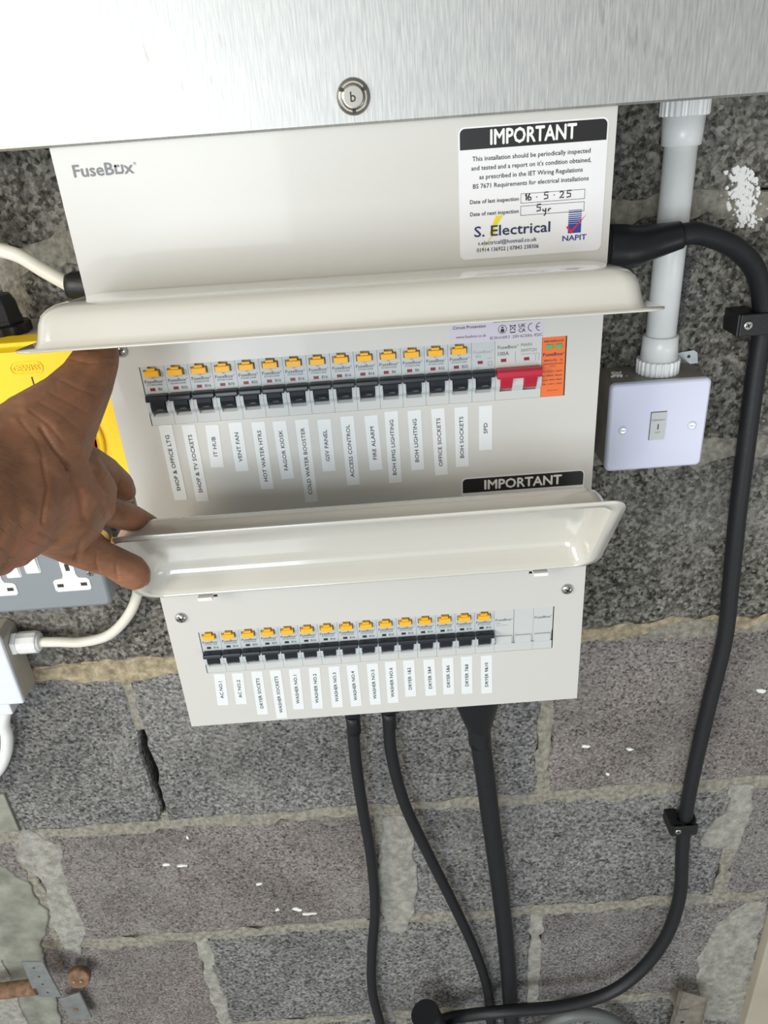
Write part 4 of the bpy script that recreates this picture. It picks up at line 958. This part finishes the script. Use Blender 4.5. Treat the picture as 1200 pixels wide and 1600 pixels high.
# bottom edge: pipe stub, hose, angle bracket
p0, p1 = P(664, 1584, .062), P(702, 1660, .062)
m = MB(); ax = (p0-p1).normalized(); m.lathe(p1, ax, [(0, .0205), ((p0-p1).length-.001, .0205), ((p0-p1).length, .0195)], 32)
tag(obj('pipe_stub', m, M['rubber'], loc=p1), 'thick black capped pipe end at the bottom edge beside the cable loop', 'pipe')
m = MB(); m.tube(spline([P(820, 1650, .09), P(848, 1608, .088), P(885, 1588, .086), P(925, 1585, .086), P(965, 1600, .088), P(1000, 1640, .09)], 8), .0095, 16)
M['hose'] = mat('hose', (.13, .14, .14), .4, bump=.3)
tag(obj('grey_hose', m, M['hose'], loc=P(905, 1590, .086)), 'dull grey hose arching up over the bottom edge', 'hose')
m = MB(); w_ = [P(1062, 1549, .085), P(1104, 1560, .085), P(1086, 1640, .085), P(1036, 1640, .085)]
t_ = .0018
def lip(a, b, d): m.add([a, b, b+Vector((0, d, 0)), a+Vector((0, d, 0)), a+Vector((t_, 0, 0)), b+Vector((t_, 0, 0)), b+Vector((t_, d, 0)), a+Vector((t_, d, 0))], [(0, 1, 2, 3), (7, 6, 5, 4), (0, 4, 5, 1), (3, 2, 6, 7), (0, 3, 7, 4), (1, 5, 6, 2)])
m.add(w_+[q+Vector((0, t_, 0)) for q in w_], [(3, 2, 1, 0), (4, 5, 6, 7)]+[(i, (i+1) % 4, 4+(i+1) % 4, 4+i) for i in range(4)])
lip(w_[0], w_[3], -.009); lip(w_[1], w_[2], -.004); m.lathe(P(1066, 1597, .085)+Vector((0, -.0001, 0)), (0, -1, 0), [(0, .0035), (.0003, .0034)], 16, 1)
m.box(w_[0].x, w_[0].x+.02, .085, WY, w_[0].z-.05, w_[0].z-.045)
tag(obj('angle_bracket', m, [mat('stained_zinc', (.33, .30, .25), .4, metal=.5, noise=.3, nscale=60), M['dark_slot']], loc=P(1066, 1600, .1), bevel=.0005), 'stained metal channel bracket at the bottom right', 'bracket')

# ------------------------------------------------------------------ the hand
ps = thing('person', "person's left forearm and open hand spreading the two covers apart", 'person', P(-60, 800, -.18))
def capsule_chain(bm, ch):
    pts = []
    for u, v, y_, rp in ch:
        p = P(u, v, y_); pts.append((p, rp/depthscale(p)))
    for (a, ra), (b, rb) in zip(pts, pts[1:]):
        n = max(2, int((b-a).length/(min(ra, rb)*.22)))
        for k in range(n+1):
            t = k/n; bmesh.ops.create_icosphere(bm, subdivisions=2, radius=ra+(rb-ra)*t, matrix=Matrix.Translation(a.lerp(b, t)))
HAND = [
 [(-240, 830, -.235, 150), (-120, 808, -.205, 138), (-25, 781, -.172, 121), (38, 762, -.150, 98)],            # forearm, wrist
 [(-10, 775, -.168, 116), (50, 768, -.145, 89), (95, 765, -.128, 80), (112, 775, -.118, 70)],                   # palm
 [(20, 735, -.158, 92), (75, 775, -.135, 92), (92, 800, -.125, 72), (100, 815, -.118, 58)],                     # heel of the hand
 [(0, 745, -.160, 92), (60, 690, -.142, 80), (104, 638, -.120, 56), (134, 596, -.102, 43), (150, 562, -.090, 36), (154, 545, -.086, 31)],   # thumb
 [(100, 735, -.115, 46), (130, 725, -.098, 34), (160, 738, -.078, 28), (186, 757, -.060, 23), (197, 768, -.050, 16)],   # first finger
 [(100, 780, -.118, 50), (130, 785, -.105, 38), (165, 797, -.088, 27), (205, 809, -.060, 22), (236, 820, -.034, 15)],       # middle finger
 [(100, 810, -.118, 46), (140, 843, -.098, 20), (165, 866, -.080, 18), (195, 890, -.060, 16), (222, 904, -.045, 14)],    # ring finger
 [(80, 825, -.125, 46), (112, 850, -.116, 34), (145, 866, -.108, 29), (178, 878, -.101, 26), (203, 892, -.096, 28), (210, 897, -.095, 26)],        # little finger
]
bm = bmesh.new()
for ch_ in HAND: capsule_chain(bm, ch_)
me = bpy.data.meshes.new('hand_raw'); bm.to_mesh(me); bm.free()
tmp = bpy.data.objects.new('hand_raw', me); COL.objects.link(tmp)
r_ = tmp.modifiers.new('r', 'REMESH'); r_.mode = 'VOXEL'; r_.voxel_size = .0011; r_.use_smooth_shade = True
s_ = tmp.modifiers.new('s', 'SMOOTH'); s_.factor = .6; s_.iterations = 10
dg = bpy.context.evaluated_depsgraph_get(); dg.update()
hm = bpy.data.meshes.new_from_object(tmp.evaluated_get(dg)); bpy.data.objects.remove(tmp)
hm.name = 'hand_skin'
def pix(p):
    d = p-CAM; z = d.dot(fwd); return 600+F*d.dot(cr)/z, 800-F*d.dot(cu)/z
# skin folds: (pixel polyline on the palm, half width px, depth mm)
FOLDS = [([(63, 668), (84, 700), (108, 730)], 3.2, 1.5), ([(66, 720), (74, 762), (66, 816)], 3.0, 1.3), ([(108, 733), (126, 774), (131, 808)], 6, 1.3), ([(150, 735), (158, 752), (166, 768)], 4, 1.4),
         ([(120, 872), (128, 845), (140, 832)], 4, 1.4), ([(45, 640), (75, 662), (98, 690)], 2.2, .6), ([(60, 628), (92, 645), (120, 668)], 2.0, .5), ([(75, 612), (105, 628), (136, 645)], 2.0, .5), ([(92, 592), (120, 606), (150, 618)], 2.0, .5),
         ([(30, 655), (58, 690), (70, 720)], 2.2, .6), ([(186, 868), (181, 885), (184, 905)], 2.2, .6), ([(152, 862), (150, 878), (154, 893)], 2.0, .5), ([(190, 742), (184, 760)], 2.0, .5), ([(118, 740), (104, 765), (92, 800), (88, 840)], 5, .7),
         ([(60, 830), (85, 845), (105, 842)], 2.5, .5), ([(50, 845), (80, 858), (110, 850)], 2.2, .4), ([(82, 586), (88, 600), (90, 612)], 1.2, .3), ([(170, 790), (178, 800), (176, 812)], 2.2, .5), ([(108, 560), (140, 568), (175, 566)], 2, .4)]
def segd(px, py, a, b):
    dx, dy = b[0]-a[0], b[1]-a[1]; t = max(0, min(1, ((px-a[0])*dx+(py-a[1])*dy)/(dx*dx+dy*dy)))
    return math.hypot(px-a[0]-dx*t, py-a[1]-dy*t)
col = hm.color_attributes.new('tone', 'FLOAT_COLOR', 'POINT')
nrm_ = [v.normal.copy() for v in hm.vertices]
hairs = []; rnd = random.Random(12)
for v in hm.vertices:
    tone = 0.0; co = v.co.copy(); nn_ = nrm_[v.index]
    if nn_.dot(CAM-co) > 0:
        u_, v_ = pix(co); dz = 0
        if -60 < u_ < 260:
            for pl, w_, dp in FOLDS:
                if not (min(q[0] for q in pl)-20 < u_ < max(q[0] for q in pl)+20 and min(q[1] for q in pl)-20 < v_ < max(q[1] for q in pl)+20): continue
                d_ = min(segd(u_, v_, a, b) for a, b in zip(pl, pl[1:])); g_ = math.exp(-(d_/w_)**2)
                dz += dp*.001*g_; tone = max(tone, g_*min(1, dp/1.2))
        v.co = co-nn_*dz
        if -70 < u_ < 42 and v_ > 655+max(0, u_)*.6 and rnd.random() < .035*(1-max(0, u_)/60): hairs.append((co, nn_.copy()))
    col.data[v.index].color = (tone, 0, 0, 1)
for v in hm.vertices: v.co -= ps.location
for p_ in hm.polygons: p_.use_smooth = True
hm.materials.clear(); hm.materials.append(M['skin'])
hand = bpy.data.objects.new('hand_and_forearm', hm); COL.objects.link(hand); hand.parent = ps
m = MB()
for co, nn_ in hairs:
    g_ = Vector((rnd.uniform(-.3, .3), 0, -1))+Vector((.7, 0, .3)); t_ = (g_-nn_*g_.dot(nn_)).normalized()
    L_ = rnd.uniform(.004, .011); e = nn_.cross(t_)*.00006
    p1 = co+t_*L_*.5+nn_*L_*.22; p2 = co+t_*L_+nn_*L_*.25+e*rnd.uniform(-15, 15)
    m.add([co-e, co+e, p1+e*.8, p1-e*.8, p2], [(0, 1, 2, 3), (3, 2, 4)])
o = obj('arm_hair', m, M['hair'], ps); o['kind'] = 'stuff'
# wedding ring
a, b = P(147, 840, -.094), P(166, 858, -.081); ax = (b-a).normalized(); c = P(155, 849, -.088)
m = MB(); R_ = 21.5/depthscale(c)
m.lathe(c-ax*.0028, ax, [(0, R_*.93), (0, R_), (.0056, R_), (.0056, R_*.93)], 40)
obj('finger_ring', m, M['gold'], ps, label='plain gold ring on the fourth finger')
